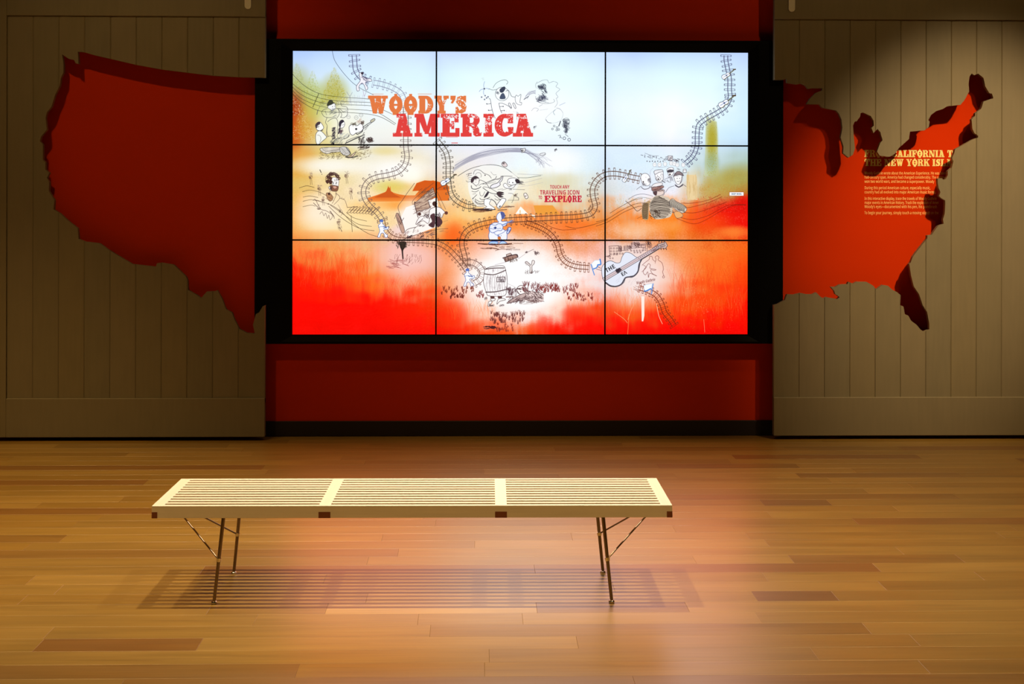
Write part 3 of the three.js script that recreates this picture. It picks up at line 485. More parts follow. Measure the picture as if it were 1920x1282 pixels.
  // ---- sketched groups
  fig(570, 170, 8.727, () => {
    INK = '#2c2c34'; PEN = 5;
    loop('385,248 395,195 430,155 465,165 482,198 500,196 470,222', '#3c4030', 6);
    loop('400,250 395,285 430,305 470,325 515,300 522,265 500,208 450,228', '#f4f6f4', 5); dot(470, 262, 6); dot(505, 255, 5); ink('460,300 490,302 505,292', 6);
    hatch(430, 320, 520, 440, 46, 60, -25, 4, '#555a66'); ink('385,295 330,310 292,352 330,420 390,440 450,440'); ink('540,300 590,300 640,345 700,330 715,370 690,420 640,445 600,430'); ink('570,310 620,390 600,440'); ink('350,330 372,400', 4);
    ink('380,440 356,520 382,570 378,670 400,750'); ink('390,510 440,470 520,450 555,520 545,690'); ink('560,300 580,380 540,450'); hatch(475, 600, 505, 790, 90, 46, -20, 8, '#3a3540'); ink('600,200 620,250 700,270 720,330');
    for (const [x, y] of [[300, 212], [545, 212], [632, 190], [730, 430], [855, 440], [935, 400]]) { dot(x, y, 30, null, 4, '#666870'); dot(x - 8, y - 4, 4); dot(x + 9, y - 2, 4); } ink('230,320 215,390', 9, '#555'); ink('265,260 235,320', 4);
    loop('205,620 192,570 215,528 260,512 300,548 326,605 300,640 260,655 215,640', '#fbfbf6', 6); loop('200,610 192,560 222,522 265,512 262,548 220,570 216,610', '#4c3c44', 4); ink('215,640 260,660 310,645', 9); hatch(205, 540, 250, 600, 14, 40, -60, 5);
    loop('290,665 345,720 372,765 300,830 252,872 214,872 195,785 202,705 240,660', '#f6f8f0', 6); ink('222,725 262,735 282,785 258,850', 4); ink('370,760 440,740 470,790 430,850', 5); ink('380,590 372,700 380,740', 5);
    loop('590,600 575,560 590,500 630,478 660,510 668,560 640,605 610,610', '#fbfbfb', 5); loop('582,590 574,545 590,500 632,478 655,505 615,540 600,590', '#343040', 4); dot(630, 560, 5); dot(652, 555, 5); ink('600,625 640,620', 4); ink('560,690 545,750 590,790', 5); hatch(560, 620, 595, 690, 26, 60, -70, 9, '#3a3442'); hatch(585, 655, 640, 690, 22, 46, -70, 9, '#4c3444'); hatch(590, 700, 740, 760, 40, 60, -30, 4, '#8890a0');
    loop('742,640 745,580 808,548 872,572 930,536 972,590 960,645 900,680 850,695 802,728 760,704', '#fcfcfc', 7); dot(855, 628, 17); ink('960,600 1040,545 1105,508', 9); ink('962,628 1060,560 1112,520', 7); loop('1088,490 1148,455 1160,482 1108,520', '#c8c4ac', 6); ink('1060,560 1010,640', 4); ink('1040,560 990,650', 4); ink('850,695 880,712 950,670 960,640', 12);
    ink('680,862 830,790 950,738', 14); ink('655,790 720,760 740,720', 8); ink('690,850 720,810 900,740', 5); scribble(820, 548, 60, 30, 16, 6, '#5c5448'); scribble(962, 526, 46, 30, 16, 7, '#5a4a44'); scribble(905, 490, 40, 60, 9, 5, '#b08878'); scribble(1085, 812, 66, 50, 26, 9, '#3c2c2c'); hatch(890, 780, 1000, 870, 60, 40, -75, 9, '#3a3234'); hatch(960, 680, 990, 780, 18, 30, -60, 8); hatch(900, 900, 1070, 960, 34, 60, -15, 9, '#3c2c26');
    hatch(440, 760, 660, 880, 70, 70, -40, 5, '#6a7070'); ink('440,880 520,800 620,770', 6); scribble(480, 862, 34, 22, 9, 9);
    loop('270,945 300,1000 380,1032 480,1010 610,992 600,930 400,925', '#e4dccc', 6); ink('300,940 370,990 590,960', 4); hatch(330, 930, 600, 1000, 30, 120, -8, 4, '#8a8078'); loop('590,930 700,925 762,1020 705,1062 620,1030', '#d6d2cc', 6); hatch(610, 940, 740, 1030, 26, 90, 40, 4, '#8c8880'); ink('690,930 770,1030', 9); loop('680,1082 760,1062 830,1010 850,1010 800,1075 740,1095', '#e8cdb0', 6); ink('690,1084 780,1092 880,1068', 14);
    hatch(250, 1010, 1060, 1120, 190, 36, -15, 4, '#4a3a26', 0.7); hatch(270, 1000, 640, 1100, 90, 26, 30, 5, '#4a3a26', 1.2); hatch(850, 960, 1100, 1070, 60, 40, -30, 4, '#6a5030', 0.6);
    ctx.globalAlpha = 0.8; for (let i = 0; i < 12; i++) ink(`${690 + i * 27},${between(60, 120)} ${700 + i * 26},${150} ${696 + i * 27},${between(180, 260)}`, 3, '#8888a8'); ink('700,20 750,90 790,30', 6, '#8a8aa6'); ink('752,90 758,200', 7, '#8a8aa6'); ctx.globalAlpha = 1;
  });
  fig(560, 310, 9.156, () => {
    INK = '#4a3230'; PEN = 5; ink('370,75 392,120', 12, '#3a302c'); dot(404, 150, 7, '#3a302c');
    loop('580,330 520,370 545,420 600,440 670,430 690,330 690,235 600,200 560,250', '#f8f4f0', 5);
    for (let i = 0; i < 46; i++) { const a = between(2.4, 6.2), r = between(0.78, 1.05); dot(590 + 110 * r * Math.cos(a), 235 + 100 * r * Math.sin(a), between(12, 24), null, 6, '#4a2e2c'); } for (let i = 0; i < 22; i++) dot(between(490, 570), between(190, 320), between(10, 20), '#5a3830', 4, '#3a2422');
    ink('600,285 600,318', 10, '#222'); ink('655,285 645,318', 10, '#222'); ink('625,240 628,270', 6); ink('655,240 652,262', 6);
    loop('545,345 590,340 640,345 685,362 672,430 625,442 565,425', '#8a5a44', 6); loop('590,360 640,352 662,380 620,400', '#d8a088', 5); scribble(560, 380, 26, 40, 14, 6); ink('545,430 540,490 570,540', 5); ink('650,440 640,500', 5);
    loop('478,480 520,470 575,505 592,570 545,612 500,565', '#c09068', 6); hatch(490, 500, 580, 590, 16, 80, 20, 6, '#8a5a3c', 0.1); dot(528, 485, 22, '#4a2e28'); ink('640,470 712,552 610,672', 5); ink('660,480 610,600 580,650', 5); hatch(735, 550, 790, 580, 7, 24, -60, 6); ink('710,560 780,580 810,620 830,690 842,722', 5); ink('680,670 720,740 760,800 730,860', 4); scribble(722, 780, 30, 36, 9, 4);
    ink('255,600 270,585 300,590 380,740 470,772 540,812 600,850 620,910', 6); ink('262,640 375,752', 8); hatch(310, 670, 380, 750, 9, 24, 50, 8); ink('280,590 340,600 420,632', 5); ink('370,830 410,790 440,860 470,815 500,905 525,850 545,930 585,870 560,790', 5); ink('540,780 590,840 612,880', 9); hatch(465, 650, 535, 665, 8, 12, 80, 9);
    for (const [x, y, k] of [[215, 200, 1], [825, 180, 1], [360, 400, 0.9], [900, 460, 0.9], [425, 590, 0.7], [690, 980, 0.8]]) { scribble(x, y, 42 * k, 40 * k, 11, 5, '#5a3c34'); dot(x, y, 30 * k, null, 4, '#7a5a50'); scribble(x + 6, y - 60 * k, 52 * k, 26 * k, 7, 4, '#8a706a'); ink(`${x + 12},${y + 30} ${x + 26},${y + 130 * k}`, 4); ink(`${x - 8},${y + 30} ${x - 4},${y + 130 * k}`, 4); }
    hatch(690, 1000, 745, 1130, 22, 30, 60, 6); for (let i = 0; i < 9; i++) { const x = 840 + i * 52, y = 800 + i * 3; loop(`${x},${y} ${x + 60},${y - 70} ${x + 120},${y - 100} ${x + 80},${y - 40} ${x + 30},${y + 8}`, null, 5); } ink('838,718 1020,706', 6); ink('880,760 1100,770 1260,800', 5);
  });
  const musician = (ox, oy, k) => fig(ox, oy, k, () => { INK = '#3050a8'; PEN = 6; loop('60,20 90,0 110,20 100,60 130,90 150,120 190,110 185,150 120,165 150,220 180,240 170,275 140,270 120,215 80,215 60,270 30,270 40,230 60,180 50,130 40,90 70,60', '#ffffff', 6); loop('62,22 90,0 112,22 88,40', '#5878c8', 4); ink('40,120 100,110 170,130', 6, '#4a70c0'); hatch(100, 100, 160, 140, 8, 30, 20, 8, '#2c4c9c'); });
  musician(705, 411, 8.2); musician(866, 503, 8.2);
  fig(560, 290, 9.156, () => {}); 
  const sketchGuitar = (x, y, s, rot) => { ctx.save(); ctx.translate(x, y); ctx.rotate(rot); ctx.scale(s, s); INK = '#3a4a70'; loop('-10,-4 -5,-5 -1,-3.4 4,-4.4 8,-3 9,0 8,3 4,4.4 -1,3.4 -5,5 -10,4 -11.5,0', '#fafcff', 0.8); ink('8,0 20,-1.5', 2.2, '#6a6a58'); ink('20,-3 24,-1', 2.6, '#5a4a38'); dot(0, 0, 1.5, '#1c2c60'); ink('-8,0 6,0', 0.7, '#5070b0'); ink('8,3 4,4.6 -1,3.8 -5,5.4 -10,4.4', 1.1, '#5a4c30'); ctx.restore(); };
  sketchGuitar(836, 340, 0.95, -0.55); sketchGuitar(1363, 141, 0.85, -0.55); sketchGuitar(1359, 193, 1.05, -0.55); sketchGuitar(1173.5, 334, 0.75, -0.95);
  fig(664, 136, 9, () => { INK = '#3a3450'; PEN = 6; loop('90,10 130,0 150,30 130,60 200,100 280,110 290,150 210,150 190,190 230,260 200,300 170,220 130,180 80,240 90,300 50,310 40,230 100,140 90,60', '#f4f4fc', 6); dot(135, 15, 22, '#3a3040'); hatch(110, 80, 240, 140, 12, 60, 30, 8, '#504868'); ink('150,300 170,400 200,330', 5, '#b090b0'); });
  fig(740, 330, 7.54, () => {
    INK = '#4a3436'; PEN = 6; poly('160,440 600,300 640,700 200,860 60,640', '#fff8f2'); ink('550,95 280,320 250,400', 4); ink('280,100 180,235 110,340 50,430 75,540 140,760', 5); ink('300,370 280,385 330,580', 10); poly('280,385 540,160 580,280 470,345 500,450 310,500', '#cdb09a', 6);
    hatch(300, 360, 480, 520, 60, 110, -20, 5, '#6a4a44'); hatch(360, 190, 570, 340, 60, 90, -32, 6, '#5a3c36'); ink('590,190 690,130', 5); ink('600,220 720,470', 4); ink('580,260 660,450', 4); ink('470,350 510,450', 5);
    dot(565, 390, 34, '#4a2e2a'); dot(580, 430, 20, '#4a2e2a'); loop('500,470 560,440 640,445 720,520 690,530 660,590 600,540 520,560 480,620 490,500', '#fbf6f4', 6); loop('505,560 560,530 570,600 555,720 480,690 530,640', '#5a3a40', 6); loop('600,570 650,600 670,660 610,720 590,640', '#5a3a40', 6); dot(728, 520, 24, '#6a3c34'); hatch(520, 540, 650, 700, 30, 60, 60, 8, '#3a2830');
    dot(350, 535, 24, '#5a3a36'); loop('300,680 350,580 420,560 440,540 490,600 470,670 400,630', '#fdf8f6', 6); scribble(450, 560, 46, 40, 12, 6); ink('310,680 400,600', 7);
    loop('20,560 60,540 140,760 100,790', '#c8a08c', 5); hatch(30, 540, 110, 740, 20, 90, 65, 5); ink('0,600 20,540', 4); ink('130,590 70,690', 6);
    ink('150,830 160,770 210,740 300,720', 6); ink('260,800 280,740 340,700 430,690', 5); scribble(205, 800, 50, 34, 8, 4, '#a08080'); scribble(310, 780, 40, 26, 6, 4, '#a08080'); scribble(95, 830, 50, 40, 8, 5, '#b07858'); hatch(340, 680, 420, 710, 7, 50, -30, 12, '#5a4448'); hatch(180, 840, 240, 880, 8, 60, -35, 12, '#4a3438'); hatch(340, 800, 420, 870, 8, 60, -40, 11, '#4a3438'); hatch(460, 780, 580, 840, 14, 90, -25, 8, '#6a585c'); ink('130,890 300,830 560,760 754,740', 5); hatch(650, 770, 750, 800, 10, 60, -10, 4, '#a06a48'); ink('690,640 754,625', 4, '#b08060');
    loop('70,930 160,930 150,1000 120,1050 125,1160 112,1160 100,1050 80,1000', '#2c2420', 5); hatch(30, 930, 170, 1010, 60, 40, 80, 8, '#3c3028', 0.8); hatch(0, 1110, 380, 1230, 60, 46, -75, 5, '#7a3c38', 0.4); hatch(-110, 1180, 160, 1300, 40, 90, 12, 5, '#8a3030', 0.2);
  });
  fig(860, 290, 10.68, () => {
    INK = '#2c2830'; PEN = 6; ctx.globalAlpha = 0.75; loop('400,240 700,220 1000,330 1160,430 1180,640 880,980 400,1040 220,800 200,480', '#f8f8f4', 0); ctx.globalAlpha = 1;
    loop('265,560 245,500 280,450 340,430 400,470 405,540 380,600 330,612 300,580', '#fffaf4', 6); loop('250,560 245,500 280,450 340,425 405,470 370,475 310,490 290,540', '#4a3a40', 4); dot(340, 550, 6); dot(300, 560, 5); ink('290,575 330,610 360,640', 5); scribble(320, 480, 60, 30, 9, 6);
    ink('295,390 310,330 370,298 440,320 500,370 600,410 650,470', 7); ink('330,400 370,360 430,370 450,420 440,450', 5); ink('640,340 690,400 750,400', 4); ink('755,430 730,480 660,510 480,590', 8); ink('520,600 720,500 830,470', 5); ink('590,580 740,540', 4); loop('630,640 690,590 780,560 850,470 870,430 885,440 860,520 820,560 830,600 760,650 660,672', '#f4f2f8', 9); ink('840,430 960,428 1070,434', 7); ink('735,495 800,490 845,440', 6); dot(525, 410, 12, '#3a3034');
    ink('400,540 420,510 470,520 540,560 580,620 620,680', 7); ink('400,620 440,590 500,570', 6); ink('480,660 560,720 650,770 760,790', 10); ink('490,640 600,660 700,710 780,760', 6); loop('760,780 800,740 900,760 830,790 905,790 840,820 890,840 820,850', '#4a3a40', 7);
    ink('250,620 260,670 320,690 400,670 440,640', 11); ink('260,730 330,745 400,710', 7); ink('420,740 430,810 480,820 520,740', 6); loop('505,860 540,790 580,740 600,760 560,830', '#3c3440', 5); ink('280,790 340,775', 5); ink('270,890 360,800', 8); dot(285, 870, 10);
    ink('330,880 350,950 440,980 520,970', 8); ink('350,900 420,940 500,930', 7); ink('420,870 460,900 560,880 620,850', 8); ink('320,930 380,990 500,1000', 6); loop('520,890 640,900 610,980 680,1040 720,1070 690,1100 490,1090 500,1070 560,1040 510,1000', '#fdfdfd', 7); ink('650,890 720,940 770,1030', 12); loop('760,1020 830,910 880,870 945,900 900,980 840,1060 800,1080', '#fdfdfd', 8); scribble(820, 1040, 26, 30, 8, 6); ink('720,880 770,910 830,890', 7); ink('710,810 790,870 840,910', 7);
    hatch(330, 1080, 620, 1130, 50, 150, 0, 12, '#4a302c', 0.05); hatch(340, 1120, 560, 1150, 30, 120, -4, 6, '#8a5a40', 0.1); ink('560,1110 730,1095', 16); ink('780,1110 960,1098', 12); hatch(870, 1020, 1060, 1060, 14, 120, 3, 8, '#6a4438', 0.1); ink('260,1010 350,1015', 9); ink('330,1040 500,1030', 5);
    loop('975,570 990,490 1060,465 1130,470 1200,510 1160,570 1110,620 1020,600', '#fdfdfd', 7); dot(1010, 552, 10); dot(1080, 560, 11); loop('1130,500 1200,500 1220,560 1160,570', '#3a3038', 5); loop('890,610 920,570 960,590 1000,640 1060,610 1130,590 1100,650 1020,680 930,660', '#fdfdfd', 6); scribble(1250, 560, 56, 40, 14, 6); ink('860,710 980,670 1130,600 1320,600', 4); ink('780,700 880,680', 4); ink('1080,690 1320,700', 5); scribble(1040, 690, 40, 20, 7, 5);
    for (let i = 0; i < 4; i++) ink(`${150 + i * 16},${400 + i * 34} ${190 + i * 10},${380 + i * 40} ${260},${370 + i * 42}`, 5); ink('190,420 200,385 260,370', 6); ink('145,520 180,545 240,530', 5); ink('990,770 1090,790 1100,880 1060,960', 5); ink('1180,780 1100,820 1190,860 1195,910', 7); ink('980,910 1200,910', 4); scribble(1140, 810, 40, 26, 8, 7, '#5a4038');
    loop('1300,790 1345,770 1390,850 1340,880', '#fff4ec', 8); scribble(1340, 825, 20, 26, 5, 6); loop('860,170 910,140 970,210 930,245 870,215', '#e8d8d8', 7); scribble(895, 170, 30, 24, 8, 7);
    poly('1240,-120 1330,-130 1320,-60 1260,-40', '#fff', 8); scribble(1275, -85, 26, 36, 9, 7); loop('1630,-20 1720,-40 1730,0 1640,20', '#f4f8fc', 5); hatch(1640, -25, 1720, 5, 8, 30, 0, 4); scribble(1945, -96, 30, 34, 12, 6);
  });
  fig(880, 140, 9.143, () => {
    INK = '#34384c'; PEN = 5; ink('215,90 250,82', 4, '#aab'); ink('205,65 240,60', 4, '#aab'); for (const s of ['250,240 240,180 255,120', '250,240 300,235 330,250', '250,240 235,300 245,340', '250,240 190,260 165,290']) ink(s, 12, '#b4c4e4'); dot(250, 242, 12); ink('330,240 400,265 500,240', 5); ink('400,225 450,150 540,100 620,92 655,130 630,165', 5);
    dot(555, 330, 116, '#f8ffff', 5); loop('520,250 590,205 610,240 570,300 525,300', '#3c4458', 5); loop('520,410 540,340 580,320 610,405', '#4c5870', 5); scribble(480, 310, 40, 30, 8, 5); ink('620,285 660,265 690,310 720,370 780,385', 6); loop('780,395 800,350 830,370 880,340 860,470 890,475 880,520 800,490', null, 5); ink('500,490 560,490 670,540 720,570', 6); for (const x of [690, 765]) { loop(`${x - 25},500 ${x},490 ${x + 30},565 ${x + 10},575`, null, 6); }
    ink('330,410 355,430 380,580 410,680 440,750', 6); ink('500,490 520,580 550,660', 6); for (const [x, y] of [[330, 500], [360, 610], [545, 545], [565, 615]]) { ink(`${x - 34},${y + 6} ${x + 30},${y - 4}`, 6); dot(x < 400 ? x - 36 : x + 30, y, 9); } for (const [x, y] of [[205, 385], [265, 360], [315, 380], [255, 425], [290, 400]]) dot(x, y, 13, '#7a8098'); hatch(560, 620, 860, 660, 14, 14, 0, 4, '#99a'); hatch(800, 580, 840, 780, 9, 30, 75, 4);
    ink('1160,120 1130,170 1140,230', 5, '#889'); ink('1150,150 1240,100 1330,92 1360,140 1440,115 1510,150 1480,205 1545,250 1480,320 1515,380 1480,410', 5, '#7a7a98'); ink('1440,420 1455,460 1380,490 1250,490 1150,440 1130,370', 5, '#778'); ink('1490,420 1505,490 1460,560', 6, '#aab'); scribble(1240, 215, 90, 50, 30, 7, '#20243c'); scribble(1230, 410, 90, 56, 26, 7, '#2c3048'); hatch(1250, 230, 1320, 350, 26, 50, 50, 8, '#2c3048'); hatch(1150, 350, 1330, 480, 40, 70, 15, 5, '#3c405c');
    for (let i = 0; i < 9; i++) ink(`${940 + i * 6},${370 + between(-30, 50)} ${1010 + i * 6},${300 + between(-10, 40)} ${1130},${262 + i * 9}`, 4, '#9a9ab4'); ink('930,425 1010,370', 9); ink('1190,545 1250,510', 6, '#aab'); ink('1540,525 1640,480', 7, '#a8b4d8'); ink('1060,620 1110,570 1180,590 1150,630', 5, '#99a'); ink('1200,610 1340,590', 4, '#bbc'); loop('1310,740 1330,800 1400,830 1540,800 1600,700 1580,620 1500,580', null, 5, '#c0c4d4'); ink('1310,770 1340,815 1400,828', 8, '#778'); ink('1470,600 1435,640 1460,690', 8, '#9ab'); ink('1490,565 1560,600 1600,650', 5, '#aab');
    scribble(1660, 850, 60, 110, 34, 7, '#24283c'); scribble(1665, 960, 40, 60, 16, 7); dot(1660, 800, 56, null, 5); dot(1625, 1090, 24, null, 7); dot(1708, 1115, 24, null, 7); ink('1640,1020 1690,1060', 6); ink('1560,800 1530,880', 14); for (const [x, y] of [[1420, 930], [1450, 880], [1500, 905], [1495, 950], [1530, 940]]) dot(x, y, 15, null, 6); ink('1520,1045 1560,1040 1545,1085', 6); ink('1555,1060 1580,1090', 6); ink('1100,890 1150,880', 6); scribble(1110, 910, 30, 24, 6, 5);
    ink('900,1170 1000,1150 1130,1130 1280,1140 1330,1175', 4, '#b8bcc8');
  });
  fig(850, 380, 7.12, () => {
    INK = '#3c54a4'; PEN = 6;
    loop('590,240 575,200 590,150 640,120 680,150 680,200 640,225 650,250 720,250 700,300 650,330 700,370 760,330 765,360 720,410 700,500 560,510 490,500 470,440 480,390 475,330 530,270 600,262', '#f4f6ff', 6); loop('630,130 670,130 684,175 650,215 640,170', '#54609c', 4);
    loop('482,330 500,290 560,300 600,280 650,290 660,330 640,370 590,372 530,400 490,380', '#eef2ff', 6); dot(560, 335, 16, '#2c3c74'); hatch(500, 325, 640, 350, 10, 30, 0, 8, '#3a4e98', 0.1); ink('650,300 780,240', 16, '#8aa0d4'); hatch(730, 230, 800, 290, 12, 40, -20, 6, '#46589c'); loop('710,400 740,330 770,345 735,410', '#cdd8f4', 7); hatch(715, 340, 760, 400, 8, 40, -60, 7, '#38488c'); ink('540,400 580,430 660,400 700,370', 5); ink('600,440 640,490', 6); dot(612, 470, 22, '#d87430', 0); hatch(580, 435, 640, 460, 8, 20, 80, 7);
    loop('470,555 490,520 560,515 600,530 570,560 520,562', '#a8ccf4', 6); loop('610,550 640,515 690,520 730,560 680,552', '#b8d8f8', 6); INK = '#5a2c1c'; ink('330,545 470,552 600,556 780,545', 12); ink('800,542 930,545', 4); hatch(350, 540, 800, 620, 60, 60, 4, 5, INK, 0.2); ink('560,640 640,620 760,625', 5); ink('360,605 520,610 600,625', 5); hatch(310, 480, 420, 520, 20, 22, -60, 4, INK, 0.8); hatch(790, 480, 830, 500, 9, 20, -60, 4, INK, 0.8);
    ctx.fillStyle = '#4a3038'; ctx.font = 'italic 26px serif'; ctx.fillText('Woody Guthrie', 700, 634);
  });
  fig(900, 460, 7.543, () => {
    INK = '#4a3438'; PEN = 6; poly('330,175 500,125 540,165 360,235', '#a88478', 7); poly('370,130 430,108 450,130 375,155', '#d8c0b4', 6); hatch(350, 180, 530, 225, 50, 40, 80, 7, '#5a4038', 0.15); ink('322,178 505,128 535,165', 12); ink('210,275 350,240', 4, '#a090a0'); ink('540,190 640,120', 4, '#a08888'); ink('640,110 760,55', 4); scribble(655, 95, 26, 16, 7, 5); scribble(800, 110, 46, 22, 12, 6); ink('760,80 790,95', 5);
    loop('640,250 665,228 720,280 740,215 770,222 765,260 735,300 740,385 705,385 705,300', '#f4ece8', 6); hatch(650, 240, 700, 280, 8, 50, 40, 5, '#9a8488'); hatch(635, 360, 835, 395, 34, 34, -70, 5, INK, 0.7);
    loop('60,400 80,330 200,295 330,290 362,350 384,470 378,620 340,712 130,712 90,660 50,520', '#fdfbfb', 6); ink('80,335 200,320 340,318', 12); ink('60,400 200,412 365,350', 12); ink('82,660 220,655 380,620', 13); for (let i = 0; i < 8; i++) { const x = 100 + i * 36; ink(`${x + 10},420 ${x - 4},520 ${x},600 ${x + 12},655`, 4, '#8c7c84'); } hatch(80, 430, 370, 640, 70, 50, 88, 4, '#8a7a80', 0.06); hatch(110, 330, 350, 395, 24, 50, 88, 4, '#9a8a90', 0.06); hatch(110, 670, 350, 705, 22, 30, 88, 4, '#9a8a90', 0.06);
    poly('238,450 350,445 352,515 238,515', '#f0e8ea', 8); hatch(262, 460, 345, 505, 26, 34, 80, 7, '#3a2c34', 0.2); poly('145,715 205,715 205,745 150,750', '#5a3838'); poly('250,715 312,715 312,745 256,750', '#5a3838'); loop('115,830 130,790 200,780 215,750 150,760 170,800 120,860', '#fffcfa', 6); loop('240,830 280,790 360,770 330,750 260,760', '#fffcfa', 6); scribble(310, 850, 40, 20, 9, 5); scribble(160, 845, 50, 16, 8, 6); scribble(90, 755, 30, 22, 8, 5); ink('370,730 470,725', 12, '#7a5450');
    dot(585, 630, 64, '#fff8f6', 7); hatch(530, 600, 640, 625, 16, 60, 10, 7); dot(575, 652, 7); ink('525,640 560,690', 5); loop('640,640 700,640 800,660 890,690 880,800 640,780 620,720', '#e8d4d0', 0); hatch(640, 640, 890, 790, 110, 60, 40, 8, '#4a3034', 0.5); loop('380,815 520,720 640,680 620,760 480,800', '#c8b0ac', 6); hatch(400, 720, 640, 810, 60, 60, -35, 8, '#5a4044', 0.2); hatch(400, 620, 520, 700, 34, 60, -70, 5, '#6a4a50', 0.3); ink('390,540 490,585', 4, '#b8a8b0'); hatch(560, 780, 860, 830, 36, 70, -4, 4, '#8a6a64', 0.15); ctx.fillStyle = '#4a3038'; ctx.font = 'italic 26px serif'; ctx.fillText('Woody Guthrie', 650, 808);
  });
  tufts(980, 1014, 534, 548, 26, 9, '#7a4448'); tufts(1012, 1084, 536, 550, 62, 8, '#8a3a38'); tufts(1064, 1112, 552, 565, 34, 6, '#8c2c24'); tufts(918, 984, 588, 608, 52, 9, '#6a2c2a'); tufts(828, 892, 540, 552, 34, 6, '#7c2c1c'); tufts(842, 872, 552, 560, 20, 5, '#6a2018', 0.8); tufts(950, 968, 542, 554, 16, 7, '#5a3c44'); tufts(892, 908, 548, 558, 12, 6, '#8a4040'); hatch(910, 611, 930, 616, 26, 7, 4, 1, '#4a1c20', 0.2); tufts(930, 962, 608, 622, 26, 5, '#8a2c24');
  fig(1160, 280, 9.157, () => {
    INK = '#4a4450'; PEN = 5; ink('450,65 580,108 690,112', 4); for (let i = 0; i < 13; i++) hatch(385 + i * 52, 90 + i * 7, 425 + i * 52, 125 + i * 8, 4, 34, i % 2 ? 80 : 10, 8, '#54505c', 0.2); for (let i = 0; i < 7; i++) dot(490 + i * 46, 204 + (i % 2) * 6, 10, '#66626e'); poly('850,110 930,115 930,190 850,195', '#e8e4e8', 6); hatch(800, 120, 930, 190, 26, 44, -20, 6); hatch(960, 165, 1045, 205, 20, 40, 15, 8);
    for (const [x, y] of [[620, 265], [705, 265], [800, 255], [905, 240], [960, 250], [1012, 270], [1115, 270], [1140, 370]]) { loop(`${x - 24},${y - 30} ${x + 24},${y - 30} ${x + 28},${y + 20} ${x},${y + 34} ${x - 28},${y + 20}`, '#f8fafc', 4, '#7a7884'); dot(x - 8, y - 4, 3); dot(x + 9, y - 4, 3); } ink('540,480 550,370 600,320', 4, '#99a'); ink('640,300 760,310 860,290', 4, '#99a'); poly('1110,400 1120,350 1165,350 1170,400', null, 5);
    loop('390,520 380,470 420,420 490,420 540,480 550,560 520,620 440,620 400,570', '#fcfcfe', 6); dot(425, 560, 13, '#4a3c40'); dot(470, 480, 6, '#c8a0b0'); scribble(530, 540, 34, 46, 12, 6); scribble(450, 600, 50, 26, 10, 5); ink('390,650 440,685 520,670 545,630', 9); ink('310,690 370,645 400,630', 5);
    loop('620,410 610,380 690,350 760,360 770,440 770,520 720,560 650,530 630,460', '#fdfdff', 6); loop('610,385 640,360 740,350 765,380 700,395 630,430', '#f0f0f4', 6); loop('650,490 680,470 720,500 710,530 660,525', null, 6); dot(685, 512, 13, '#3c3034'); dot(670, 450, 6); dot(730, 440, 6); ink('745,540 800,570', 12); hatch(730, 400, 770, 520, 14, 30, 40, 5);
    loop('850,400 830,350 880,315 940,320 950,400 920,450 880,460 855,430', '#fafafc', 6); loop('845,395 850,360 940,355 930,390', '#4a444c', 5); dot(885, 432, 14, '#3c3034'); scribble(900, 375, 50, 26, 9, 6); hatch(840, 470, 940, 550, 20, 60, 60, 5); ink('780,530 900,570', 4); ink('790,520 880,480 930,480', 5);
    loop('960,500 950,460 1010,420 1090,450 1100,520 1060,590 1010,600 975,550', '#fdfcfc', 6); loop('945,470 970,420 1020,380 1085,400 1120,455 1060,440 1000,440', '#968488', 6); hatch(960, 400, 1110, 460, 40, 40, 20, 5); dot(1010, 500, 7); dot(1052, 500, 7); ink('1005,545 1030,555 1055,540', 6); ink('1090,470 1080,540 1060,580', 8); ink('975,610 1040,648 1110,600', 14); ink('980,625 1040,655 1112,618', 8); ink('1110,600 1165,640', 6); ink('810,740 870,660 960,630', 5); hatch(1010, 330, 1050, 380, 9, 26, 40, 7);
    loop('560,650 620,590 740,575 755,610 690,640 580,665', '#f4f0f2', 6); loop('580,665 750,625 770,660 640,720 590,720', '#a88078', 7); loop('600,730 760,690 790,740 740,790 640,790', '#ecd8d0', 6); hatch(580, 640, 760, 720, 26, 80, -12, 7, '#5a3c3c', 0.1); loop('600,740 660,720 650,790 615,780', '#5a4044', 5); ink('760,700 790,760 760,800', 5);
    loop('610,820 660,795 780,805 880,850 930,1020 900,1150 780,1190 640,1200 560,1130 530,980 560,870', '#d8c8b4', 0);
    for (let i = 0; i < 22; i++) { const y = 815 + i * 17, l = i < 6 ? 610 - i * 14 : 535 + Math.max(0, i - 14) * 12, e = i < 5 ? 780 + i * 26 : 915 - Math.max(0, i - 16) * 22; ink(`${l + between(0, 20)},${y + 14} ${l + 90},${y - 4 + between(-5, 5)} ${(l + e) / 2},${y - 8 + between(-5, 5)} ${e - 80},${y + 4} ${e - between(0, 40)},${y + 16}`, between(5, 10), '#2f2624'); }
    hatch(550, 1040, 720, 1200, 60, 46, 45, 8, '#38261c', 0.3);
    loop('490,900 540,890 520,1020 510,1200 420,1190 400,1060 420,960', '#b89870', 0); for (let i = 0; i < 17; i++) ink(`${408 + Math.abs(8 - i)},${934 + i * 16} ${460},${928 + i * 16} ${512 - i},${938 + i * 16}`, 8, '#33271f'); loop('880,900 930,850 1000,900 1120,960 1175,1030 1130,1090 1050,1080 960,1010 890,970', '#e8dcc8', 6); for (let i = 0; i < 16; i++) { const x = 885 + i * 17, y = 890 + i * 9; ink(`${x + 26},${y - 34} ${x - 4},${y + 10} ${x + 2},${y + 76 - i}`, 8, '#2c2426'); } hatch(910, 1030, 1080, 1110, 30, 60, 30, 6); loop('960,1090 1040,1070 1110,1130 1080,1170 1000,1180', '#f0b070', 5);
  });
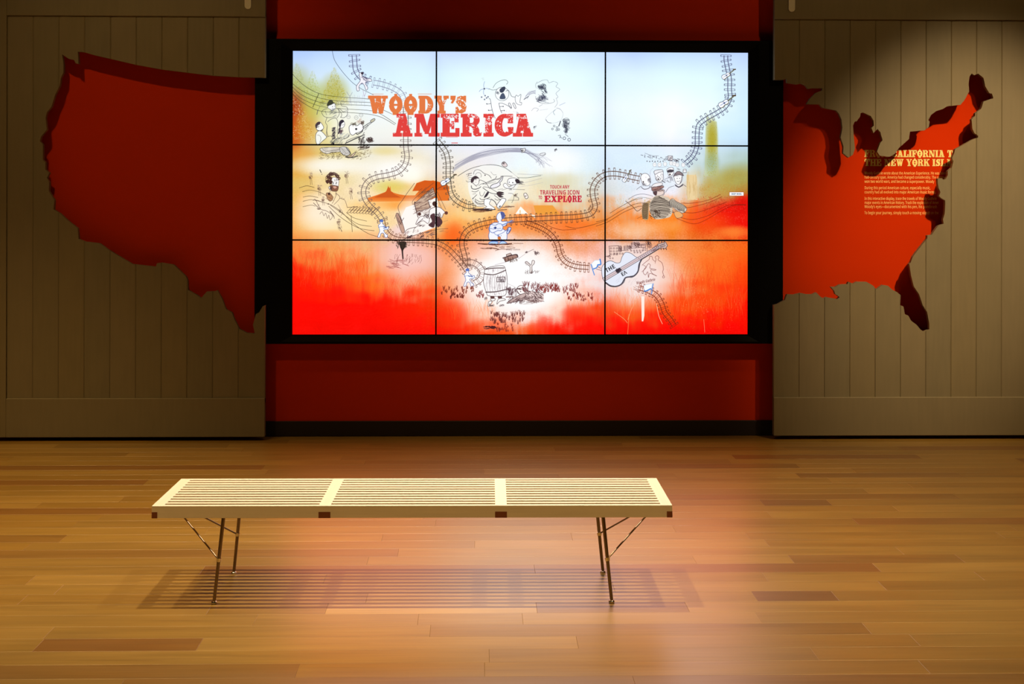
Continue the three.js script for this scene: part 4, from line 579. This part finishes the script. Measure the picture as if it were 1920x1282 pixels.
  fig(1100, 440, 7.12, () => {
    INK = '#5a3c40'; PEN = 4; const windows = (x0, y0, nx, ny, dx, dy, s) => { for (let i = 0; i < nx; i++) for (let j = 0; j < ny; j++) poly(`${x0 + i * dx},${y0 + j * dy} ${x0 + i * dx + s},${y0 + j * dy} ${x0 + i * dx + s},${y0 + j * dy + s} ${x0 + i * dx},${y0 + j * dy + s}`, null, 4); };
    poly('300,155 425,148 430,230 470,225 470,165 425,150', null, 5); ink('300,155 315,300', 5); windows(316, 175, 3, 3, 40, 40, 18); windows(366, 248, 4, 1, 36, 0, 16); hatch(430, 160, 468, 220, 24, 40, 80, 6, '#6a4a4c'); poly('500,155 555,152 555,210 500,212', null, 5); windows(508, 165, 2, 2, 24, 22, 12); hatch(560, 155, 600, 200, 14, 40, 50, 7); poly('598,110 660,108 660,180 598,182', null, 5); windows(606, 120, 2, 2, 26, 28, 14); hatch(655, 110, 715, 180, 30, 50, 40, 7, '#5a3c3c'); poly('730,130 790,125 790,170 735,175', null, 5); windows(740, 136, 2, 1, 24, 0, 14); hatch(800, 95, 860, 160, 30, 50, 60, 7, '#5a3c3c'); windows(590, 208, 5, 1, 38, 0, 14); windows(635, 232, 3, 1, 40, 0, 14); windows(755, 180, 3, 2, 26, 24, 9); ink('420,215 560,210', 4); ink('560,185 740,172', 5); windows(308, 310, 2, 1, 36, 0, 14); hatch(265, 280, 310, 300, 8, 30, 30, 8);
    ink('190,450 150,430', 6); ink('200,480 130,460', 5);
    INK = '#3c3c48'; loop('205,520 205,440 250,380 320,350 400,380 450,370 475,300 520,240 590,250 660,300 720,330 715,400 690,500 620,570 530,570 500,640 420,692 330,685 260,640 220,590', '#e6eaf8', 5); ink('255,640 320,684 400,692 470,660 520,580 580,565 640,550 690,490 705,400 740,330', 17, '#4a4450'); ink('250,645 320,692 400,698', 7, '#222'); hatch(400, 560, 720, 690, 24, 40, -45, 3, '#a8a4b0');
    poly('212,585 1000,120 1018,160 240,625', '#dcc8cc', 5); ink('255,590 990,150', 4, '#8a7078'); ink('240,570 980,130', 3, '#8a7078'); for (let i = 0; i < 12; i++) { const t = i / 12; ink(`${690 + 290 * t},${300 - 172 * t} ${708 + 290 * t},${336 - 172 * t}`, 4, '#7a5c60'); } hatch(850, 140, 970, 220, 30, 60, -31, 6, '#7a5458', 0.1); ink('745,330 1000,175', 9, '#2c2428');
    poly('950,130 1060,100 1085,150 1060,185 1000,180 975,190', '#d8b8b0', 6); ink('975,150 1050,125', 9); ink('985,168 1055,150', 8); for (const x of [970, 1005, 1040]) { ink(`${x},105 ${x + 4},85`, 10); ink(`${x + 24},185 ${x + 30},202`, 10); } poly('385,480 440,445 470,470 420,520', '#4a4048', 6); scribble(425, 482, 36, 28, 12, 6, '#2c2430');
    ctx.fillStyle = '#222228'; ctx.save(); ctx.translate(268, 512); ctx.rotate(-0.52); ctx.font = 'bold 78px sans-serif'; ctx.fillText('THE', 0, 0); ctx.restore(); ctx.save(); ctx.translate(478, 562); ctx.rotate(-0.55); ctx.font = 'bold 70px sans-serif'; ctx.fillText('E\u039b', 0, 0); ctx.restore();
    INK = '#7a3c38'; ink('745,410 790,370 840,330 845,290 880,300 885,330 920,360 930,330 920,300 950,285 970,310 960,340 1010,380 1030,460 1020,500 1035,550', 5); dot(1032, 568, 14, null, 5); ink('920,360 920,385', 4); ink('760,410 800,440 740,500', 4); loop('770,470 800,430 830,390 855,410 850,450 930,470 900,480 860,470 880,520 940,555 850,520 830,575 820,500 790,540 760,510', null, 5);
    ctx.fillStyle = '#6a2c2c'; ctx.save(); ctx.translate(668, 668); ctx.rotate(-0.2); ctx.font = 'italic bold 50px serif'; ctx.fillText('Woody Guthrie', 0, 0, 260); ctx.restore();
    const flag = (d) => { poly(d[0], '#f8fcff', 3, '#a0c4f0'); ink(d[1], 16, '#4484d8'); ink(d[2], 12, '#5a94e0'); }; flag(['65,390 110,345 180,340 185,390 150,400 130,440 95,455', '150,405 190,395 180,330', '60,400 85,480 105,540']); ink('90,460 135,440 150,405', 14, '#4484d8'); flag(['765,680 880,655 870,735 780,755', '775,755 800,755 860,725', '893,660 880,730 870,795']);
    hatch(640, 690, 760, 760, 12, 60, 20, 5, '#7a3428');
  });
  // ---- title and words, worn like old wood type
  const letters = document.createElement('canvas');
  letters.width = W; letters.height = H;
  const lx = letters.getContext('2d');
  lx.setTransform(S, -0.0029 * S, 0, S, -X0 * S, (-Y0 + 0.0029 * 975) * S);
  const glyph = (ch, x0, x1, y0, y1, colour, bold = 0) => {
    lx.fillStyle = colour;
    for (const [outer, ...holes] of GLYPHS[ch].pieces) { lx.beginPath(); for (const ring of [outer, ...holes]) { ring.forEach(([u, v], i) => { const x = x0 + u / GLYPHS[ch].w * (x1 - x0), y = y1 - v * (y1 - y0); i ? lx.lineTo(x, y) : lx.moveTo(x, y); }); lx.closePath(); } lx.fill('evenodd'); if (bold) { lx.strokeStyle = colour; lx.lineWidth = bold; lx.stroke(); } }
  };
  const o1 = '#e47a44', r1 = '#e2423f';
  [['W', 690, 727], ['O', 729, 754.5], ['O', 757, 782], ['D', 784, 812], ['Y', 814, 841], ['\u2019', 844, 854], ['S', 852.5, 875]].forEach(([c, a, b]) => glyph(c, a + 0.5, b - 0.5, 180, 212.5, o1, 1));
  [['A', 736.5, 773], ['M', 777, 824], ['E', 826, 861], ['R', 863.5, 903], ['I', 906, 925], ['C', 927, 963], ['A', 961, 999]].forEach(([c, a, b]) => glyph(c, a + 0.5, b - 0.5, 214, 255.5, r1, 1.2));
  lx.globalCompositeOperation = 'destination-out';
  for (let i = 0; i < 240; i++) { const x = between(692, 998), y = between(181, 252), near = rnd() < 0.5; lx.globalAlpha = between(0.5, 1); lx.beginPath(); lx.ellipse(near ? x : between(880, 1000), y, between(0.3, 1.1), between(0.2, 0.8), between(0, 3), 0, 7); lx.fill(); }
  for (const [x, y, w, h] of [[768, 226, 5, 9], [775, 240, 4, 10], [840, 222, 6, 2.5], [856, 232, 4, 5], [812, 204, 5, 3], [726, 196, 3, 5], [888, 219, 4, 4], [918, 232, 3, 7], [955, 235, 7, 1.5], [968, 220, 7, 2], [994, 226, 3, 9], [990, 238, 4, 3], [800, 199, 3, 4], [833, 197, 8, 0.7], [708, 191, 9, 0.6]]) { lx.beginPath(); lx.ellipse(x, y, w / 2, h / 2, 0.3, 0, 7); lx.fill(); }
  const worn = (x, y, rx, ry, n) => { for (let i = 0; i < n; i++) { lx.globalAlpha = 1; lx.beginPath(); lx.ellipse(x + between(-rx, rx), y + between(-ry, ry), between(0.3, 1.5), between(0.2, 0.9), between(0, 3), 0, 7); lx.fill(); } };
  worn(846, 219, 14, 4, 60); worn(852, 233, 7, 4, 26); worn(888, 218, 12, 4, 40); worn(911, 236, 4, 14, 60); worn(918, 226, 5, 8, 34); worn(955, 222, 6, 7, 30); worn(978, 219, 9, 3, 34); worn(993, 230, 5, 11, 60); worn(767, 226, 4, 9, 40); worn(772, 244, 3, 6, 16); worn(751, 220, 7, 4, 16); worn(790, 250, 6, 4, 12); worn(858, 192, 5, 14, 34); worn(803, 202, 7, 8, 16); worn(724, 200, 6, 9, 22); worn(832, 190, 8, 3, 14); worn(868, 198, 6, 8, 14); worn(884, 238, 10, 4, 18); worn(935, 232, 4, 6, 10);
  lx.globalAlpha = 1; lx.globalCompositeOperation = 'source-over';
  [['E', 1020.5, 1032], ['X', 1032.5, 1044.5], ['P', 1045, 1055], ['L', 1055.5, 1063.5], ['O', 1064, 1072], ['R', 1073, 1082], ['E', 1082.5, 1090.5]].forEach(([c, a, b]) => glyph(c, a, b, 366.8, 379, '#c8243c'));
  lx.fillStyle = '#c02c40';
  const words = (t, x, y, size, width) => { lx.font = `bold ${size}px sans-serif`; lx.save(); lx.translate(x, y); lx.scale(width / lx.measureText(t).width, 1); lx.fillText(t, 0, 0); lx.restore(); };
  words('TOUCH ANY', 1031, 354, 9, 36.5); words('TRAVELING ICON', 1012, 364.6, 11.6, 75); words('TO', 1009.5, 373.2, 8.6, 7);
  lx.fillStyle = '#ffffff'; lx.fillRect(1369, 360.5, 27, 7); lx.strokeStyle = '#904030'; lx.lineWidth = 0.5; lx.strokeRect(1369, 360.5, 27, 7); lx.fillStyle = '#46607c'; words('SKIP MAIL', 1372.5, 365.6, 4.4, 20);
  lx.fillStyle = r1; lx.fillRect(836, 256.8, 22, 0.6); lx.fillRect(846, 267.4, 12, 1.2); lx.fillStyle = o1; lx.fillRect(697, 176.2, 22, 0.6); lx.fillRect(783, 176, 26, 0.7);
  ctx.setTransform(1, 0, 0, 1, 0, 0);
  ctx.drawImage(letters, 0, 0);
  ctx.globalAlpha = 1;
}

// ------------------------------------------------------------------ the nine displays and the black surround
const WX0 = -1.260, WY1 = 2.3035, DW = 1.006, DH = 0.5645, Z_SCREEN = 0.062;
const OPEN = { x0: -1.1035, x1: 1.6045, y0: 0.6085, y1: 2.2945 };
const artMap = new THREE.CanvasTexture(art);
artMap.colorSpace = THREE.SRGBColorSpace; artMap.magFilter = THREE.LinearFilter;
const screenMat = std({ color: lin(0.004, 0.004, 0.004), roughness: 0.5, emissive: lin(1, 1, 1), emissiveMap: artMap, emissiveIntensity: SCREEN_GLOW });
const toLin = (c) => (c <= 0.04045 ? c / 12.92 : Math.pow((c + 0.055) / 1.055, 2.4));
function meanColour(u0, u1, v0, v1) {
  const W = art.width, H = art.height, x = Math.round(u0 * W), y = Math.round(v0 * H), w = Math.max(1, Math.round((u1 - u0) * W)), h = Math.max(1, Math.round((v1 - v0) * H));
  const d = art.getContext('2d').getImageData(x, y, w, h).data, s = [0, 0, 0];
  let n = 0;
  for (let i = 0; i < d.length; i += 4 * 37) { n++; for (let k = 0; k < 3; k++) s[k] += toLin(d[i + k] / 255); }
  return s.map((v) => v / n);
}
const SHOWS = [
  ['top left display, pale sky with trees and a group of sketched figures', 'top middle display, white sky with the right part of the red title', 'top right display, pale blue sky with a railway track at its edge'],
  ['middle left display, sketched bearded man in orange desert with red buttes', 'centre display, sketched wind scene above the red words on exploring', 'middle right display, sketched faces above a striped suit and red field'],
  ['bottom left display, orange grass fading to plain red', 'bottom middle display, sketched barrel in a white glow', 'bottom right display, big sketched guitar above red grass'],
];
for (let r = 0; r < 3; r++) for (let c = 0; c < 3; c++) {
  const cx = WX0 + (c + 0.5) * DW, cy = WY1 - (r + 0.5) * DH, w = DW / 2, h = DH / 2, bz = 0.0044;
  const t = thing('video_display', SHOWS[r][c], 'display', [cx, cy, 0.004], 'nine displays of the video wall');
  mesh('housing', rbox(-w + 0.0004, w - 0.0004, -h + 0.0004, h - 0.0004, 0, Z_SCREEN - 0.0045, 0.003), blackPlastic, t);
  const ring = new THREE.Shape([[-w + 0.0003, -h + 0.0003], [w - 0.0003, -h + 0.0003], [w - 0.0003, h - 0.0003], [-w + 0.0003, h - 0.0003]].map((p) => new THREE.Vector2(...p)));
  ring.holes.push(new THREE.Path([[-w + bz, -h + bz], [-w + bz, h - bz], [w - bz, h - bz], [w - bz, -h + bz]].map((p) => new THREE.Vector2(...p))));
  mesh('bezel', new THREE.ExtrudeGeometry(ring, { depth: 0.005, bevelEnabled: false }).translate(0, 0, Z_SCREEN - 0.0065), blackPlastic, t);
  const g = new THREE.PlaneGeometry(2 * (w - bz), 2 * (h - bz)), uv = g.attributes.uv, f = bz / DW, fy = bz / DH;
  for (let i = 0; i < 4; i++) uv.setXY(i, (c + f + uv.getX(i) * (1 - 2 * f)) / 3, 1 - (r + 1 - fy - uv.getY(i) * (1 - 2 * fy)) / 3);
  const s = mesh('screen', g.translate(0, 0, Z_SCREEN - 0.0040), screenMat, t);
  // the light that this display throws into the room, as large as the part of it that the surround leaves open
  const x0 = Math.max(OPEN.x0, cx - w + bz), x1 = Math.min(OPEN.x1, cx + w - bz);
  const col = meanColour((x0 - WX0) / (3 * DW), (x1 - WX0) / (3 * DW), r / 3, (r + 1) / 3), top = Math.max(...col);
  const lamp = new THREE.RectAreaLight(lin(col[0] / top, col[1] / top, col[2] / top), SCREEN_LAMP * top, x1 - x0, 2 * (h - bz) - 0.006);
  lamp.name = 'display_glow';
  lamp.position.set((x0 + x1) / 2 - cx, 0, 0.092);
  lamp.rotation.y = Math.PI;
  t.add(lamp);
}
{
  // each side of the surround is a moulding whose inner face slopes down to the displays
  const t = thing('display_surround', 'black surround with sloping inner edge framing the nine displays', 'frame', [0.25, 1.45, 0]);
  const o = { x0: -1.324, x1: 1.812, y0: 0.561, y1: 2.364 }, zi = 0.0690, zo = 0.090, zb = 0.0005;
  const corner = (sx, sy) => {                   // profile at a corner: lip, end of the slope, outer edge, and where the back steps round the displays
    const ix = sx < 0 ? OPEN.x0 : OPEN.x1, iy = sy < 0 ? OPEN.y0 : OPEN.y1, ox = sx < 0 ? o.x0 : o.x1, oy = sy < 0 ? o.y0 : o.y1, at = (fx, fy, z) => [ix + (ox - ix) * fx - 0.25, iy + (oy - iy) * fy - 1.45, z];
    return [at(0, 0, zi), at(0.3, 0.75, zo), at(1, 1, zo), at(1, 1, zb), at(0.74, 0.22, zb), at(0.74, 0.22, zi - 0.0025), at(0, 0, zi - 0.0025)];
  };
  const side = (name, A, B) => {                 // A to B runs clockwise round the opening, seen from the room
    const P = [...A, ...B], n = A.length, I = [];
    for (let i = 0; i < n; i++) { const j = (i + 1) % n; I.push(i, n + i, n + j, i, n + j, j); }
    const cap = (k, flip) => { for (const [a, b, c] of [[0, 1, 6], [1, 5, 6], [1, 2, 5], [2, 4, 5], [2, 3, 4]]) flip ? I.push(k + a, k + c, k + b) : I.push(k + a, k + b, k + c); };
    cap(0, false); cap(n, true);
    const g = new THREE.BufferGeometry();
    g.setAttribute('position', new THREE.Float32BufferAttribute(I.flatMap((i) => P[i]), 3));
    g.setAttribute('uv', new THREE.Float32BufferAttribute(I.flatMap((i) => [P[i][0], P[i][1]]), 2));
    g.computeVertexNormals();
    mesh(name, g, blackTrim, t);
  };
  const TL = corner(-1, 1), TR = corner(1, 1), BR = corner(1, -1), BL = corner(-1, -1);
  side('top_moulding', TL, TR);
  side('right_moulding', TR, BR);
  side('bottom_moulding', BR, BL);
  side('left_moulding', BL, TL);
}

// ------------------------------------------------------------------ lettering on the red wall behind the right panel
{
  const t = thing('wall_lettering', 'yellow and cream lettering on the red wall, seen through the right panel', 'lettering', [2.324, 1.34, 0.0004]);
  const line = (text, x0, x1, y0, y1) => {
    const parts = [];
    let adv = 0;
    const at = [];
    for (const ch of text) { if (ch === ' ') { adv += 0.42; continue; } at.push([ch, adv]); adv += glyphWidth(ch) + 0.05; }
    const k = (x1 - x0) / (adv - 0.05), h = y1 - y0;
    for (const [ch, a] of at) for (const s of glyphShapes(ch)) parts.push(new THREE.ExtrudeGeometry(s, { depth: 0.0006, bevelEnabled: false, curveSegments: 10 }).scale(k, h, 1).translate(x0 + a * k, y0, 0));
    return mergeGeometries(parts.map((g) => g.index ? g.toNonIndexed() : g));
  };
  mesh('heading_line', line('FROM CALIFORNIA T', 0, 0.536, 0.336, 0.379), vinyl, t);
  mesh('heading_line', line('THE NEW YORK ISLA', 0, 0.530, 0.282, 0.325), vinyl, t);
  const font = await new FontLoader().loadAsync('fonts/droid/droid_sans_regular.typeface.json');
  const BODY = [[0.2315, 'Woody Guthrie wrote about the American Experience. He was born', 0.494], [0.2065, 'half-century span, America had changed considerably. The nation', 0.487], [0.1810, 'won two world wars, and became a superpower. Woody', 0.424],
    [0.1425, 'During this period American culture, especially music,', 0.400], [0.1170, 'country had all evolved into major American music forms.', 0.433],
    [0.0780, 'In this interactive display, trace the travels of Woody Guthrie', 0.438], [0.0535, 'major events in American history. Track the explosion of Amer', 0.452], [0.0290, 'Woody\u2019s eyes\u2014documented with his pen, his paintbrush', 0.440], [-0.0080, 'To begin your journey, simply touch a moving object on the', 0.450]];
  for (const [y, text, width] of BODY) {
    const g = new TextGeometry(text, { font, size: 0.0175, depth: 0.0005, curveSegments: 3, bevelEnabled: false });
    g.computeBoundingBox();
    mesh('text_line', g.scale(width / g.boundingBox.max.x, 1, 1).translate(0, y, 0), vinylSmall, t);
  }
}

// ------------------------------------------------------------------ lighting track above the frame
for (const [z, where] of TRACKS) {
  const t = thing('lighting_track', 'black lighting track hung below the ceiling, the one ' + where, 'track', [0, 4.62, z]);
  mesh('track_bar', rbox(-4.2, 4.4, -0.018, 0.018, -0.018, 0.018, 0.003), blackTrim, t);
  for (const x of [-3.8, -1.2, 1.4, 4.0]) mesh('hanger', rod([x, 0.017, 0], [x, 0.1795, 0], 0.006), blackTrim, t);
}
const lensMat = new Map();
for (const [pos, aim, candela, cone, penumbra, colour, soft, what] of SPOTS) {
  const t = thing('track_light', 'black track spotlight aimed at the ' + what, 'spotlight', pos);
  const dir = new THREE.Vector3(...aim).sub(new THREE.Vector3(...pos)).normalize(), q = new THREE.Quaternion().setFromUnitVectors(new THREE.Vector3(0, -1, 0), dir);
  mesh('stem', mergeGeometries([rod([0, 0, 0], [0, 0.20, 0], 0.008), rod([0, 0.195, 0], [0, 0.2215, 0], 0.02)]), blackTrim, t);
  const can = mesh('lamp_housing', lathe([[0.0, 0.075], [0.035, 0.075], [0.045, 0.06], [0.048, -0.075], [0.045, -0.075], [0.043, -0.05], [0.0, -0.05]], 28), blackTrim, t);
  can.quaternion.copy(q);
  const key = colour.join();
  if (!lensMat.has(key)) lensMat.set(key, std({ color: lin(0.6, 0.6, 0.6), roughness: 0.3, emissive: lin(...colour), emissiveIntensity: 2.5 }));
  const lens = mesh('lamp_lens', new THREE.CircleGeometry(0.042, 28).rotateX(Math.PI / 2).translate(0, -0.0515, 0), lensMat.get(key), can);
  const light = new THREE.SpotLight(lin(...colour), candela, 0, cone * Math.PI / 180, penumbra, 2);
  light.name = 'spot_beam';
  light.position.copy(dir).multiplyScalar(0.085);
  light.shadow.radius = soft;
  light.shadow.mapSize.set(2048, 2048);
  light.castShadow = true;
  const target = new THREE.Object3D();
  target.name = 'aim_point';
  target.position.copy(dir).multiplyScalar(2);
  t.add(light, target);
  light.target = target;
}

renderer.render(scene, camera);
